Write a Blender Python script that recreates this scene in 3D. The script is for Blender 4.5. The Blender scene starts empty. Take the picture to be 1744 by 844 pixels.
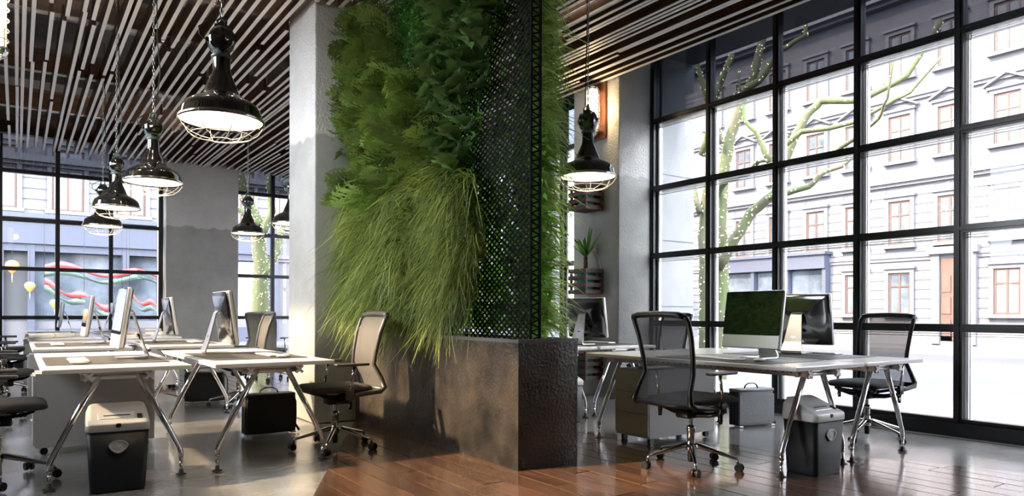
import bpy, bmesh, math, random
import numpy as np
from mathutils import Vector, Matrix, noise
random.seed(7); rng = np.random.default_rng(5)
PI = math.pi
S = bpy.context.scene
C = S.collection

# ------------------------------------------------------------------ camera
F = 1203.0; H = 1.05; YAW = math.atan2(844, 1203); RHO = 0.003
cd = bpy.data.cameras.new('camera'); cam = bpy.data.objects.new('camera', cd); C.objects.link(cam)
fw = Vector((math.sin(YAW), math.cos(YAW), 0)); r0 = Vector((math.cos(YAW), -math.sin(YAW), 0)); u0 = Vector((0, 0, 1))
rr = r0*math.cos(RHO) + u0*math.sin(RHO); uu = u0*math.cos(RHO) - r0*math.sin(RHO)
cam.matrix_world = Matrix(((rr.x, uu.x, -fw.x, 0), (rr.y, uu.y, -fw.y, 0), (rr.z, uu.z, -fw.z, H), (0, 0, 0, 1)))
cd.sensor_width = 36; cd.lens = F/1744*36; cd.shift_y = (534.2-422)/1744; cd.clip_start = .05; cd.clip_end = 300
S.camera = cam

# ------------------------------------------------------------------ world, sun, exposure
W = bpy.data.worlds.new('overcast_sky'); S.world = W; W.use_nodes = True
bg = W.node_tree.nodes['Background']; bg.inputs[0].default_value = (.90, .935, 1.0, 1); bg.inputs[1].default_value = 10.0
sd = bpy.data.lights.new('sun', 'SUN'); sun = bpy.data.objects.new('sun', sd); C.objects.link(sun)
sd.energy = 8.0; sd.color = (1.0, .74, .45); sd.angle = math.radians(2.2)
sun.rotation_euler = Vector((.62, -.17, -.43)).to_track_quat('-Z', 'Y').to_euler()
sun.location = (-8, 5, 8)
S.view_settings.view_transform = 'Standard'; S.view_settings.look = 'None'
S.view_settings.exposure = 0.92; S.view_settings.gamma = 1.0; S.view_settings.use_curve_mapping = False
cy = S.cycles
cy.use_denoising = True; cy.max_bounces = 8; cy.diffuse_bounces = 4; cy.glossy_bounces = 4; cy.transparent_max_bounces = 24
cy.transmission_bounces = 4; cy.sample_clamp_indirect = 6; cy.caustics_reflective = False; cy.caustics_refractive = False

# ------------------------------------------------------------------ materials
def mat(name, col, rough=.5, metal=0, bump=0, bscale=30, vary=0, vscale=4, spec=.5, coat=0, col2=None, stretch=(1, 1, 1), emis=0, island=0, rvar=0, detail=5, crough=.06):
    m = bpy.data.materials.new(name); m.use_nodes = True
    nt = m.node_tree; N = nt.nodes; L = nt.links; b = N['Principled BSDF']
    b.inputs['Base Color'].default_value = (*col, 1); b.inputs['Roughness'].default_value = rough
    b.inputs['Metallic'].default_value = metal; b.inputs['Specular IOR Level'].default_value = spec
    b.inputs['Coat Weight'].default_value = coat
    if coat: b.inputs['Coat Roughness'].default_value = crough
    if emis:
        b.inputs['Emission Color'].default_value = (*col, 1); b.inputs['Emission Strength'].default_value = emis
    if vary or bump or col2 or rvar:
        tc = N.new('ShaderNodeTexCoord'); mp = N.new('ShaderNodeMapping'); mp.inputs['Scale'].default_value = stretch
        L.new(tc.outputs['Object'], mp.inputs[0])
    cout = None
    if vary or col2:
        n = N.new('ShaderNodeTexNoise'); n.inputs['Scale'].default_value = vscale; n.inputs['Detail'].default_value = detail; n.inputs['Roughness'].default_value = .6
        L.new(mp.outputs[0], n.inputs['Vector'])
        r = N.new('ShaderNodeValToRGB'); e = r.color_ramp.elements
        e[0].position = .32; e[1].position = .7
        c2 = col2 or tuple(min(1, c*(1+vary)) for c in col)
        c1 = col if col2 else tuple(c*(1-vary) for c in col)
        e[0].color = (*c1, 1); e[1].color = (*c2, 1)
        L.new(n.outputs['Fac'], r.inputs[0]); cout = r.outputs[0]
    if island:
        g = N.new('ShaderNodeNewGeometry'); hs = N.new('ShaderNodeHueSaturation')
        mr = N.new('ShaderNodeMapRange'); mr.inputs['To Min'].default_value = 1-island; mr.inputs['To Max'].default_value = 1+island
        L.new(g.outputs['Random Per Island'], mr.inputs[0]); L.new(mr.outputs[0], hs.inputs['Value'])
        if cout: L.new(cout, hs.inputs['Color'])
        else: hs.inputs['Color'].default_value = (*col, 1)
        cout = hs.outputs[0]
    if cout: L.new(cout, b.inputs['Base Color'])
    if rvar:
        n3 = N.new('ShaderNodeTexNoise'); n3.inputs['Scale'].default_value = 2.3; n3.inputs['Detail'].default_value = 6
        L.new(mp.outputs[0], n3.inputs['Vector'])
        m3 = N.new('ShaderNodeMapRange'); m3.inputs['From Min'].default_value = .35; m3.inputs['From Max'].default_value = .65
        m3.inputs['To Min'].default_value = rough-rvar; m3.inputs['To Max'].default_value = rough+rvar
        L.new(n3.outputs['Fac'], m3.inputs[0]); L.new(m3.outputs[0], b.inputs['Roughness'])
    if bump:
        n2 = N.new('ShaderNodeTexNoise'); n2.inputs['Scale'].default_value = bscale; n2.inputs['Detail'].default_value = 6
        L.new(mp.outputs[0], n2.inputs['Vector'])
        bp = N.new('ShaderNodeBump'); bp.inputs['Strength'].default_value = bump; bp.inputs['Distance'].default_value = .02
        L.new(n2.outputs['Fac'], bp.inputs['Height']); L.new(bp.outputs[0], b.inputs['Normal'])
    return m

def per_object(m, amount, hue=0):
    """random brightness for each object"""
    nt = m.node_tree; b = nt.nodes['Principled BSDF']; s = b.inputs['Base Color']
    oi = nt.nodes.new('ShaderNodeObjectInfo'); hs = nt.nodes.new('ShaderNodeHueSaturation'); mr = nt.nodes.new('ShaderNodeMapRange')
    mr.inputs['To Min'].default_value = 1-amount; mr.inputs['To Max'].default_value = 1+amount
    nt.links.new(oi.outputs['Random'], mr.inputs[0]); nt.links.new(mr.outputs[0], hs.inputs['Value'])
    if s.links: nt.links.new(s.links[0].from_socket, hs.inputs['Color'])
    else: hs.inputs['Color'].default_value = s.default_value
    nt.links.new(hs.outputs[0], s)
    return m

def wood(name, c1, c2, rough=.35, axis=1, scale=1.0, rnd=.25, coat=0, bump=.15):
    m = bpy.data.materials.new(name); m.use_nodes = True
    nt = m.node_tree; N = nt.nodes; L = nt.links; b = N['Principled BSDF']
    tc = N.new('ShaderNodeTexCoord'); mp = N.new('ShaderNodeMapping'); oi = N.new('ShaderNodeObjectInfo')
    sc = [6.5*scale]*3; sc[axis] = .8*scale; mp.inputs['Scale'].default_value = sc
    ad = N.new('ShaderNodeVectorMath'); ad.operation = 'ADD'; cm = N.new('ShaderNodeVectorMath'); cm.operation = 'SCALE'
    L.new(oi.outputs['Random'], cm.inputs[0]); cm.inputs['Scale'].default_value = 37.0
    L.new(tc.outputs['Object'], ad.inputs[0]); L.new(cm.outputs[0], ad.inputs[1]); L.new(ad.outputs[0], mp.inputs[0])
    n = N.new('ShaderNodeTexNoise'); n.inputs['Scale'].default_value = 1.6; n.inputs['Detail'].default_value = 8; n.inputs['Distortion'].default_value = 1.3
    L.new(mp.outputs[0], n.inputs['Vector'])
    r = N.new('ShaderNodeValToRGB'); e = r.color_ramp.elements; e[0].position = .33; e[1].position = .68
    e[0].color = (*c1, 1); e[1].color = (*c2, 1); L.new(n.outputs['Fac'], r.inputs[0])
    hs = N.new('ShaderNodeHueSaturation'); mr = N.new('ShaderNodeMapRange'); mr.inputs['To Min'].default_value = 1-rnd; mr.inputs['To Max'].default_value = 1+rnd
    L.new(oi.outputs['Random'], mr.inputs[0]); L.new(mr.outputs[0], hs.inputs['Value']); L.new(r.outputs[0], hs.inputs['Color'])
    L.new(hs.outputs[0], b.inputs['Base Color'])
    m2 = N.new('ShaderNodeMapRange'); m2.inputs['To Min'].default_value = rough-.05; m2.inputs['To Max'].default_value = rough+.09
    L.new(n.outputs['Fac'], m2.inputs[0]); L.new(m2.outputs[0], b.inputs['Roughness'])
    bp = N.new('ShaderNodeBump'); bp.inputs['Strength'].default_value = bump; bp.inputs['Distance'].default_value = .004
    L.new(n.outputs['Fac'], bp.inputs['Height']); L.new(bp.outputs[0], b.inputs['Normal'])
    b.inputs['Coat Weight'].default_value = coat; b.inputs['Coat Roughness'].default_value = .13; b.inputs['Specular IOR Level'].default_value = .5+coat
    return m

def glass(name, tint, gloss=.04, haze=0.0, rough=.0):
    m = bpy.data.materials.new(name); m.use_nodes = True
    nt = m.node_tree; N = nt.nodes; L = nt.links; N.remove(N['Principled BSDF']); out = N['Material Output']
    t = N.new('ShaderNodeBsdfTransparent'); t.inputs[0].default_value = (*tint, 1)
    g = N.new('ShaderNodeBsdfGlossy'); g.inputs['Roughness'].default_value = rough; g.inputs['Color'].default_value = (.9, .95, 1, 1)
    f = N.new('ShaderNodeFresnel'); f.inputs['IOR'].default_value = 1.45
    mu = N.new('ShaderNodeMath'); mu.operation = 'MULTIPLY'; mu.inputs[1].default_value = gloss; L.new(f.outputs[0], mu.inputs[0])
    mx = N.new('ShaderNodeMixShader'); L.new(mu.outputs[0], mx.inputs[0]); L.new(t.outputs[0], mx.inputs[1]); L.new(g.outputs[0], mx.inputs[2])
    L.new(mx.outputs[0], out.inputs[0])
    return m

def mesh_cloth(name, col, dens=.7):
    m = bpy.data.materials.new(name); m.use_nodes = True
    nt = m.node_tree; N = nt.nodes; L = nt.links; b = N['Principled BSDF']; out = N['Material Output']
    b.inputs['Base Color'].default_value = (*col, 1); b.inputs['Roughness'].default_value = .75
    t = N.new('ShaderNodeBsdfTransparent'); mx = N.new('ShaderNodeMixShader'); mx.inputs[0].default_value = dens
    L.new(t.outputs[0], mx.inputs[1]); L.new(b.outputs[0], mx.inputs[2]); L.new(mx.outputs[0], out.inputs[0])
    return m

def concrete_wall():
    """plaster, rougher and paler above a ragged line, smoother grey below, with thin pale veins"""
    m = bpy.data.materials.new('concrete_plaster'); m.use_nodes = True
    nt = m.node_tree; N = nt.nodes; L = nt.links; b = N['Principled BSDF']
    g = N.new('ShaderNodeNewGeometry'); sp = N.new('ShaderNodeSeparateXYZ'); L.new(g.outputs['Position'], sp.inputs[0])
    n = N.new('ShaderNodeTexNoise'); n.inputs['Scale'].default_value = 7; n.inputs['Detail'].default_value = 5; L.new(g.outputs['Position'], n.inputs['Vector'])
    a = N.new('ShaderNodeMath'); a.operation = 'MULTIPLY_ADD'; a.inputs[1].default_value = .16; L.new(n.outputs['Fac'], a.inputs[0]); L.new(sp.outputs['Z'], a.inputs[2])
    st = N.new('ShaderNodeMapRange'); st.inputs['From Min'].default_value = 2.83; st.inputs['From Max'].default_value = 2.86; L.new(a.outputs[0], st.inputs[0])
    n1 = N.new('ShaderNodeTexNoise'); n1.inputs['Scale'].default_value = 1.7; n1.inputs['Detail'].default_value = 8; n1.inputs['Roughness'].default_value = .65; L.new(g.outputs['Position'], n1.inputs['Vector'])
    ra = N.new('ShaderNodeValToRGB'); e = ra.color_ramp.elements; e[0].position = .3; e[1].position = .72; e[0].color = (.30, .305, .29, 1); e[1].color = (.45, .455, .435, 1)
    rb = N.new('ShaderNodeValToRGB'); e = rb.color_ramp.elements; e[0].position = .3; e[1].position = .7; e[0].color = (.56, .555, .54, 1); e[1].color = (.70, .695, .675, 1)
    L.new(n1.outputs['Fac'], ra.inputs[0]); L.new(n1.outputs['Fac'], rb.inputs[0])
    mp = N.new('ShaderNodeMapping'); mp.inputs['Scale'].default_value = (.5, .5, 1.5); L.new(g.outputs['Position'], mp.inputs[0])
    wv = N.new('ShaderNodeTexNoise'); wv.inputs['Scale'].default_value = 1.9; wv.inputs['Detail'].default_value = 3; wv.inputs['Distortion'].default_value = .6; L.new(mp.outputs[0], wv.inputs['Vector'])
    v1 = N.new('ShaderNodeMath'); v1.operation = 'SUBTRACT'; v1.inputs[1].default_value = .5; L.new(wv.outputs['Fac'], v1.inputs[0])
    v2 = N.new('ShaderNodeMath'); v2.operation = 'ABSOLUTE'; L.new(v1.outputs[0], v2.inputs[0])
    v3 = N.new('ShaderNodeMapRange'); v3.inputs['From Min'].default_value = 0; v3.inputs['From Max'].default_value = .006; v3.inputs['To Min'].default_value = .55; v3.inputs['To Max'].default_value = 0
    L.new(v2.outputs[0], v3.inputs[0])
    mx0 = N.new('ShaderNodeMixRGB'); mx0.inputs['Color2'].default_value = (.5, .42, .34, 1); L.new(v3.outputs[0], mx0.inputs['Fac']); L.new(ra.outputs[0], mx0.inputs['Color1'])
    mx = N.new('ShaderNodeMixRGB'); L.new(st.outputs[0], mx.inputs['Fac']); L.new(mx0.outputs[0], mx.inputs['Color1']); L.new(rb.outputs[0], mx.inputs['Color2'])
    L.new(mx.outputs[0], b.inputs['Base Color'])
    b.inputs['Roughness'].default_value = .55
    nb = N.new('ShaderNodeTexNoise'); nb.inputs['Scale'].default_value = 38; nb.inputs['Detail'].default_value = 6; L.new(g.outputs['Position'], nb.inputs['Vector'])
    bs = N.new('ShaderNodeMapRange'); bs.inputs['To Min'].default_value = .22; bs.inputs['To Max'].default_value = .75; L.new(st.outputs[0], bs.inputs[0])
    bp = N.new('ShaderNodeBump'); bp.inputs['Distance'].default_value = .02; L.new(bs.outputs[0], bp.inputs['Strength']); L.new(nb.outputs['Fac'], bp.inputs['Height']); L.new(bp.outputs[0], b.inputs['Normal'])
    return m

M = {}
M['concrete'] = concrete_wall()
M['floor'] = mat('polished_concrete', (.125, .123, .12), .20, coat=.35, crough=.15, bump=.12, bscale=16, col2=(.29, .285, .28), vscale=1.1, rvar=.05, detail=12, spec=1.0)
M['plank'] = wood('oiled_wood_plank', (.070, .036, .022), (.150, .078, .046), .17, 1, 1.0, .3, .9, .4)
M['slab'] = mat('ceiling_slab', (.22, .22, .22), .7, bump=.4, bscale=12, vary=.3, vscale=2)
M['slat'] = wood('slat_wood', (.035, .017, .010), (.14, .07, .040), .3, 1, 1.0, .25, 0, .1)
M['slat_edge'] = mat('pale_slat_edge', (.90, .89, .87), .45)
M['beam'] = wood('beam_wood', (.03, .013, .007), (.19, .09, .045), .5, 0, .8, .2)
M['black_frame'] = mat('black_painted_steel', (.012, .015, .018), .28, spec=.5, vary=.25, vscale=3)
M['clear'] = glass('clear_pane', (.975, .98, .985), .5)
M['tint'] = glass('tinted_pane', (.30, .31, .335), .7)
M['white_top'] = mat('white_laminate', (.82, .81, .79), .2, spec=.8)
M['top_edge'] = mat('laminate_edge', (.62, .60, .57), .4)
M['chrome'] = mat('polished_aluminium', (.72, .72, .73), .12, 1)
M['dchrome'] = mat('dark_chrome', (.5, .49, .48), .14, 1)
M['alu'] = mat('satin_aluminium', (.74, .74, .74), .3, 1)
M['alu_paint'] = mat('silver_paint', (.66, .66, .65), .35, .55)
M['black_plastic'] = mat('black_plastic', (.008, .009, .010), .42, spec=.3)
M['grey_plastic'] = mat('grey_plastic', (.06, .063, .07), .5)
M['seat'] = mat('black_seat_cloth', (.022, .024, .028), .8, bump=.3, bscale=300)
M['seat_sunlit'] = mat('sunlit_seat_cloth', (.06, .056, .05), .75, bump=.3, bscale=300)  # the black seat cloth again, warm sunlight put into its colour
M['mesh_cloth'] = mesh_cloth('black_mesh_cloth', (.025, .028, .034), .72)
M['mesh_sunlit'] = mesh_cloth('sunlit_mesh_cloth', (.10, .09, .08), .96)  # same mesh as the black one, coloured and closed up as if sunlit
M['frame_sunlit'] = mat('sunlit_chair_frame', (.075, .072, .068), .35)  # same frame as the black chairs, paler for the warm light painted in
M['black_enamel'] = mat('black_enamel', (.010, .009, .008), .08, coat=1.0)
M['white_enamel'] = mat('white_enamel', (.85, .83, .75), .3)
M['green_enamel'] = mat('worn_green_enamel', (.035, .055, .045), .3, col2=(.13, .17, .14), vscale=18)
M['bulb'] = mat('lit_diffuser', (1.0, .88, .68), .5, emis=4.5)
M['cage'] = mat('pale_wire', (.62, .56, .46), .35, .6)
M['chain'] = mat('steel_chain', (.35, .36, .32), .35, .9)
M['cable'] = mat('black_cable', (.01, .01, .01), .5)
M['planter'] = mat('blackened_plaster', (.009, .009, .010), .30, bump=.35, bscale=42, col2=(.072, .058, .045), vscale=1.8, rvar=.08, detail=9)
M['rim'] = mat('planter_rim', (.10, .10, .10), .3)
M['lattice'] = mat('black_lattice', (.005, .006, .006), .75, spec=.1)
M['grass'] = mat('grass_blade', (.13, .21, .04), .5, col2=(.36, .42, .09), vscale=2.4, island=.62)
M['grass_p'] = mat('pale_grass_blade', (.24, .42, .08), .55, col2=(.48, .62, .20), vscale=3, island=.35)
M['lime'] = mat('lime_leaf', (.14, .46, .05), .5, col2=(.34, .68, .12), vscale=5, island=.4)
M['frond'] = mat('fern_frond', (.14, .25, .045), .5, col2=(.36, .45, .12), vscale=1.6); per_object(M['frond'], .5)
M['bigleaf'] = mat('dark_lobed_leaf', (.07, .17, .045), .4, col2=(.22, .35, .11), vscale=9, bump=.2, bscale=40); per_object(M['bigleaf'], .35)
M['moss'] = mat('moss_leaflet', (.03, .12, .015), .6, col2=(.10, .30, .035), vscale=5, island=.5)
M['twig'] = mat('brown_twig', (.12, .06, .03), .7)
M['palm_leaf'] = mat('palm_leaf', (.07, .24, .025), .35, col2=(.17, .42, .07), vscale=8); per_object(M['palm_leaf'], .25)
M['dry_leaf'] = mat('dry_leaf', (.45, .40, .22), .6)
M['palm_trunk'] = mat('palm_trunk', (.13, .07, .035), .85, bump=.9, bscale=45, vary=.4, vscale=40)
M['crate'] = wood('crate_slat_wood', (.045, .022, .016), (.15, .085, .065), .55, 0, 1.4, .2); M['cratey'] = wood('crate_side_wood', (.045, .022, .016), (.15, .085, .065), .55, 1, 1.4, .2)
M['teal'] = mat('teal_pot', (.03, .30, .22), .25)
M['soil'] = mat('soil', (.03, .02, .012), .9, bump=.6, bscale=60)
M['mat_l'] = mat('desk_mat', (.075, .065, .055), .55, bump=.1, bscale=200)
M['mat_d'] = mat('charcoal_desk_mat', (.035, .04, .048), .5, bump=.1, bscale=200)
M['screen'] = mat('black_screen_glass', (.006, .007, .008), .04, coat=.6)
M['back'] = mat('polished_black_back', (.20, .20, .205), .13, 1)
M['keys'] = mat('white_keys', (.82, .82, .80), .4)
M['paper'] = mat('paper', (.82, .80, .74), .7)
M['cover_a'] = mat('cream_book_cover', (.72, .70, .64), .5)
M['cover_b'] = mat('pale_tan_book_cover', (.62, .56, .45), .5)
M['leather'] = mat('black_leather', (.010, .010, .011), .55, bump=.25, bscale=110)
M['leather_g'] = mat('grey_leather', (.16, .17, .18), .38, bump=.2, bscale=110)
M['bin_black'] = mat('black_bin_plastic', (.010, .012, .016), .5, spec=.3)
M['bin_silver'] = mat('silver_bin_plastic', (.36, .36, .36), .35)
M['bin_white'] = mat('pale_bin_plastic', (.66, .67, .67), .35)
M['viewport'] = mat('frosted_viewport', (.42, .43, .44), .3, vary=.3, vscale=30)
M['ped'] = mat('white_steel', (.55, .54, .52), .4)
M['rubber'] = mat('black_rubber', (.012, .012, .013), .6)
M['galv'] = mat('galvanised_duct', (.42, .43, .44), .32, .9, bump=.1, bscale=8, vary=.2, vscale=6)
M['copper'] = mat('rusted_copper_board', (.30, .10, .04), .4, .3, col2=(.12, .05, .03), vscale=7)
M['lampglass'] = mat('lit_lamp_glass', (1.0, .80, .52), .4, emis=1.6)
# street
M['facade'] = mat('pale_render', (.118, .115, .126), .85, bump=.2, bscale=6, vary=.08, vscale=.8)
M['facade_t'] = mat('stone_trim', (.138, .135, .146), .8)
M['brown_frame'] = mat('brown_window_frame', (.075, .04, .032), .6)
M['out_pane'] = mat('street_window_glass', (.10, .12, .15), .08, spec=.8, vary=.5, vscale=1.0)
M['curtain'] = mat('white_curtain', (.15, .15, .16), .8)
M['brown_door'] = wood('brown_door_wood', (.075, .04, .03), (.10, .055, .042), .5, 2, .5)
M['shop_blue'] = mat('blue_grey_shopfront', (.05, .058, .088), .5)
M['asphalt'] = mat('asphalt', (.044, .046, .058), .75, vary=.12, vscale=.7, bump=.2, bscale=10)
M['paving'] = mat('pale_paving', (.10, .10, .106), .6, vary=.08, vscale=2)
M['bark'] = mat('mossy_bark', (.075, .065, .045), .85, bump=1.0, bscale=14, col2=(.065, .10, .03), vscale=5, stretch=(1, 1, .3))
M['bark_wet'] = M['bark']
M['fairy'] = mat('fairy_light', (1.0, .84, .52), .5, emis=3.0)
M['red'] = mat('red_ribbon', (.38, .05, .05), .5); M['green_rib'] = mat('dark_green_ribbon', (.06, .10, .08), .5)
M['amber'] = mat('amber_lantern', (.55, .26, .08), .5, emis=.25)
M['soffit'] = mat('smooth_concrete_panel', (.22, .225, .23), .6, vary=.12, vscale=1.5, bump=.08, bscale=20)

def translucent(m, amount):
    nt = m.node_tree; N = nt.nodes; L = nt.links; b = N['Principled BSDF']; out = N['Material Output']
    t = N.new('ShaderNodeBsdfTranslucent'); s = b.inputs['Base Color']
    if s.links: L.new(s.links[0].from_socket, t.inputs[0])
    else: t.inputs[0].default_value = s.default_value
    mx = N.new('ShaderNodeMixShader'); mx.inputs[0].default_value = amount
    L.new(b.outputs[0], mx.inputs[1]); L.new(t.outputs[0], mx.inputs[2]); L.new(mx.outputs[0], out.inputs[0])
for k_, a_ in (('grass', .3), ('grass_p', .5), ('lime', .62), ('frond', .28), ('moss', .4), ('palm_leaf', .4), ('bigleaf', .2), ('dry_leaf', .4)): translucent(M[k_], a_)

# ------------------------------------------------------------------ mesh building
class MB:
    def __init__(s): s.v = []; s.f = []; s.m = []; s.sm = []
    def add(s, vs, fs, mi=0, smooth=False):
        o = len(s.v); s.v += [tuple(p) for p in vs]
        for f in fs: s.f.append(tuple(i+o for i in f)); s.m.append(mi); s.sm.append(smooth)
        return s
    def box(s, x0, x1, y0, y1, z0, z1, mi=0, rot=None, at=(0, 0, 0)):
        vs = [(x, y, z) for x in (x0, x1) for y in (y0, y1) for z in (z0, z1)]
        if rot is not None: vs = [tuple(rot @ Vector(p) + Vector(at)) for p in vs]
        return s.add(vs, [(0, 1, 3, 2), (4, 6, 7, 5), (0, 4, 5, 1), (2, 3, 7, 6), (0, 2, 6, 4), (1, 5, 7, 3)], mi)
    def bbox(s, x0, x1, y0, y1, z0, z1, b=.01, mi=0, axis=2, n=3):
        """box with its edges round `axis` rounded and the end rims bevelled"""
        ax = [(1, 2, 0), (0, 2, 1), (0, 1, 2)][axis]
        lo = (x0, y0, z0); hi = (x1, y1, z1)
        a, c, e = ax
        def ring(ins, lev):
            out = []; bb = max(b-ins, .0005)
            for (sx, sy, a0) in ((1, 1, 0), (-1, 1, 90), (-1, -1, 180), (1, -1, 270)):
                cx = (hi[a]-ins-bb) if sx > 0 else (lo[a]+ins+bb); cyy = (hi[c]-ins-bb) if sy > 0 else (lo[c]+ins+bb)
                for k in range(n+1):
                    t = math.radians(a0+90*k/n); p = [0, 0, 0]; p[a] = cx+bb*math.cos(t); p[c] = cyy+bb*math.sin(t); p[e] = lev; out.append(tuple(p))
            return out
        q = min(b*.5, (hi[e]-lo[e])*.3)
        rs = [ring(q, lo[e]), ring(0, lo[e]+q), ring(0, hi[e]-q), ring(q, hi[e])]
        return s.loft(rs, mi, caps=True)
    def loft(s, rings, mi=0, caps=True, closed=True, smooth=True):
        n = len(rings[0]); vs = [p for r in rings for p in r]; fs = []
        for i in range(len(rings)-1):
            for j in range(n if closed else n-1):
                k = (j+1) % n
                fs.append((i*n+j, i*n+k, (i+1)*n+k, (i+1)*n+j))
        s.add(vs, fs, mi, smooth)
        if caps and closed:
            o = len(s.v)-len(vs)
            s.f.append(tuple(o+i for i in range(n))[::-1]); s.m.append(mi); s.sm.append(False)
            s.f.append(tuple(o+(len(rings)-1)*n+i for i in range(n))); s.m.append(mi); s.sm.append(False)
        return s
    def tube(s, path, r, n=8, mi=0, closed=False, caps=True, flat=1.0):
        P = [Vector(p) for p in path]; N = len(P)
        R = list(r) if hasattr(r, '__len__') else [r]*N
        T = []
        for i in range(N):
            a = P[(i-1) % N] if (closed or i > 0) else P[i]; b = P[(i+1) % N] if (closed or i < N-1) else P[i]
            T.append((b-a).normalized())
        up = Vector((0, 0, 1)) if abs(T[0].z) < .9 else Vector((1, 0, 0))
        u = T[0].cross(up).normalized(); rings = []
        for i in range(N):
            u = (u - T[i]*u.dot(T[i])).normalized(); w = T[i].cross(u)
            rings.append([tuple(P[i]+(u*math.cos(2*PI*k/n)+w*math.sin(2*PI*k/n)*flat)*R[i]) for k in range(n)])
        if closed: rings.append(rings[0]); caps = False
        return s.loft(rings, mi, caps)
    def cyl(s, p0, p1, r0, r1=None, n=12, mi=0):
        return s.tube([p0, p1], [r0, r0 if r1 is None else r1], n, mi)
    def lathe(s, prof, n=24, mi=0, c=(0, 0, 0), caps=False):
        rings = [[(c[0]+r*math.cos(2*PI*k/n), c[1]+r*math.sin(2*PI*k/n), c[2]+z) for k in range(n)] for r, z in prof]
        return s.loft(rings, mi, caps)
    def sphere(s, c, r, n=10, m=6, mi=0, sc=(1, 1, 1)):
        rings = []
        for i in range(m+1):
            t = PI*i/m; rr_ = max(math.sin(t), .02)
            rings.append([(c[0]+r*sc[0]*rr_*math.cos(2*PI*k/n), c[1]+r*sc[1]*rr_*math.sin(2*PI*k/n), c[2]-r*sc[2]*math.cos(t)) for k in range(n)])
        return s.loft(rings, mi, True)
    def xf(s, mtx, start=0):
        for i in range(start, len(s.v)): s.v[i] = tuple(mtx @ Vector(s.v[i]))
        return s
    def build(s, name, mats, parent=None, loc=None, rz=0, kind=None, label=None):
        me = bpy.data.meshes.new(name); me.from_pydata(s.v, [], s.f)
        if not isinstance(mats, (list, tuple)): mats = [mats]
        for m in mats: me.materials.append(M[m] if isinstance(m, str) else m)
        me.polygons.foreach_set('material_index', s.m); me.polygons.foreach_set('use_smooth', s.sm)
        me.update()
        bm = bmesh.new(); bm.from_mesh(me); bmesh.ops.recalc_face_normals(bm, faces=bm.faces); bm.to_mesh(me); bm.free()
        return link(me, name, parent, loc, rz, kind, label)

def link(me, name, parent=None, loc=None, rz=0, kind=None, label=None):
    o = bpy.data.objects.new(name, me); C.objects.link(o)
    if parent: o.parent = parent
    if loc: o.location = loc
    if rz: o.rotation_euler = (0, 0, rz)
    if kind: o['kind'] = kind
    if label: o['label'] = label
    return o

def thing(name, label, cat, loc=(0, 0, 0), rz=0, group=None):
    o = bpy.data.objects.new(name, None); C.objects.link(o); o.location = loc; o.rotation_euler = (0, 0, rz); o.empty_display_size = .1
    o['label'] = label; o['category'] = cat
    if group: o['group'] = group
    return o
def tag(o, label, cat, group=None, kind=None):
    o['label'] = label; o['category'] = cat
    if group: o['group'] = group
    if kind: o['kind'] = kind
    return o
def dup(root, loc, rz, label, group=None):
    r = root.copy(); C.objects.link(r); r.location = loc; r.rotation_euler = (0, 0, rz); r['label'] = label
    if group: r['group'] = group
    for ch in list(root.children):
        c = ch.copy(); C.objects.link(c); c.parent = r
        for g in list(ch.children):
            d = g.copy(); C.objects.link(d); d.parent = c
    return r
def struct(name, mb, mats, parent=None, label=None):
    o = mb.build(name, mats, parent)
    if not parent: o['kind'] = 'structure'
    if label: o['label'] = label
    return o
def sempty(name, label=None):
    o = bpy.data.objects.new(name, None); C.objects.link(o); o['kind'] = 'structure'; o.empty_display_size = .1
    if label: o['label'] = label
    return o
def set_mats(root, table):
    pass

# ------------------------------------------------------------------ structure
XW, YB, XL, YF, ZC = 6.66, 15.6, -2.2, -2.5, 5.3
HEAD = 4.39
struct('floor', MB().box(XL-.3, XW+.1, YF-.3, YB+.1, -.25, -.006), 'floor', None, 'polished mottled grey concrete floor')
FLOOR = bpy.data.objects['floor']
FL2 = MB().box(XL-.3, XW+.1, YF-.3, YB+.1, -.006, -.0)
# the concrete is a cut-out round the wooden areas: build it as strips between planks
def clip_poly(poly, x0, x1, y0, y1):
    def cl(P, ins, inter):
        out = []
        for i in range(len(P)):
            a, b = P[i-1], P[i]
            if ins(b):
                if not ins(a): out.append(inter(a, b))
                out.append(b)
            elif ins(a): out.append(inter(a, b))
        return out
    def ix(v): return lambda a, b: (v, a[1]+(b[1]-a[1])*(v-a[0])/(b[0]-a[0]))
    def iy(v): return lambda a, b: (a[0]+(b[0]-a[0])*(v-a[1])/(b[1]-a[1]), v)
    P = cl(poly, lambda p: p[0] >= x0, ix(x0))
    if len(P) > 2: P = cl(P, lambda p: p[0] <= x1, ix(x1))
    if len(P) > 2: P = cl(P, lambda p: p[1] >= y0, iy(y0))
    if len(P) > 2: P = cl(P, lambda p: p[1] <= y1, iy(y1))
    return P
WOOD1 = [(-2.0, -2.45), (6.4, -2.45), (6.2, 0.0), (5.84, 1.0), (5.48, 1.88), (5.27, 2.5), (5.06, 2.9), (4.75, 3.6), (4.26, 4.56), (4.11, 4.86), (3.3, 6.55), (2.72, 6.55), (1.40, 3.98), (0.25, 1.75), (-.9, -.5)]
WOOD2 = [(3.2, 7.5), (2.6, 8.5), (2.15, 9.0), (1.72, 9.5), (1.54, 10.5), (1.35, 12), (1.3, 15.5), (5.9, 15.5), (5.2, 12), (4.5, 9.5), (3.7, 7.9)]
def area(P): return abs(sum(P[i-1][0]*P[i][1]-P[i][0]*P[i-1][1] for i in range(len(P))))/2 if len(P) > 2 else 0
pw = .158; g = .0038
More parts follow.
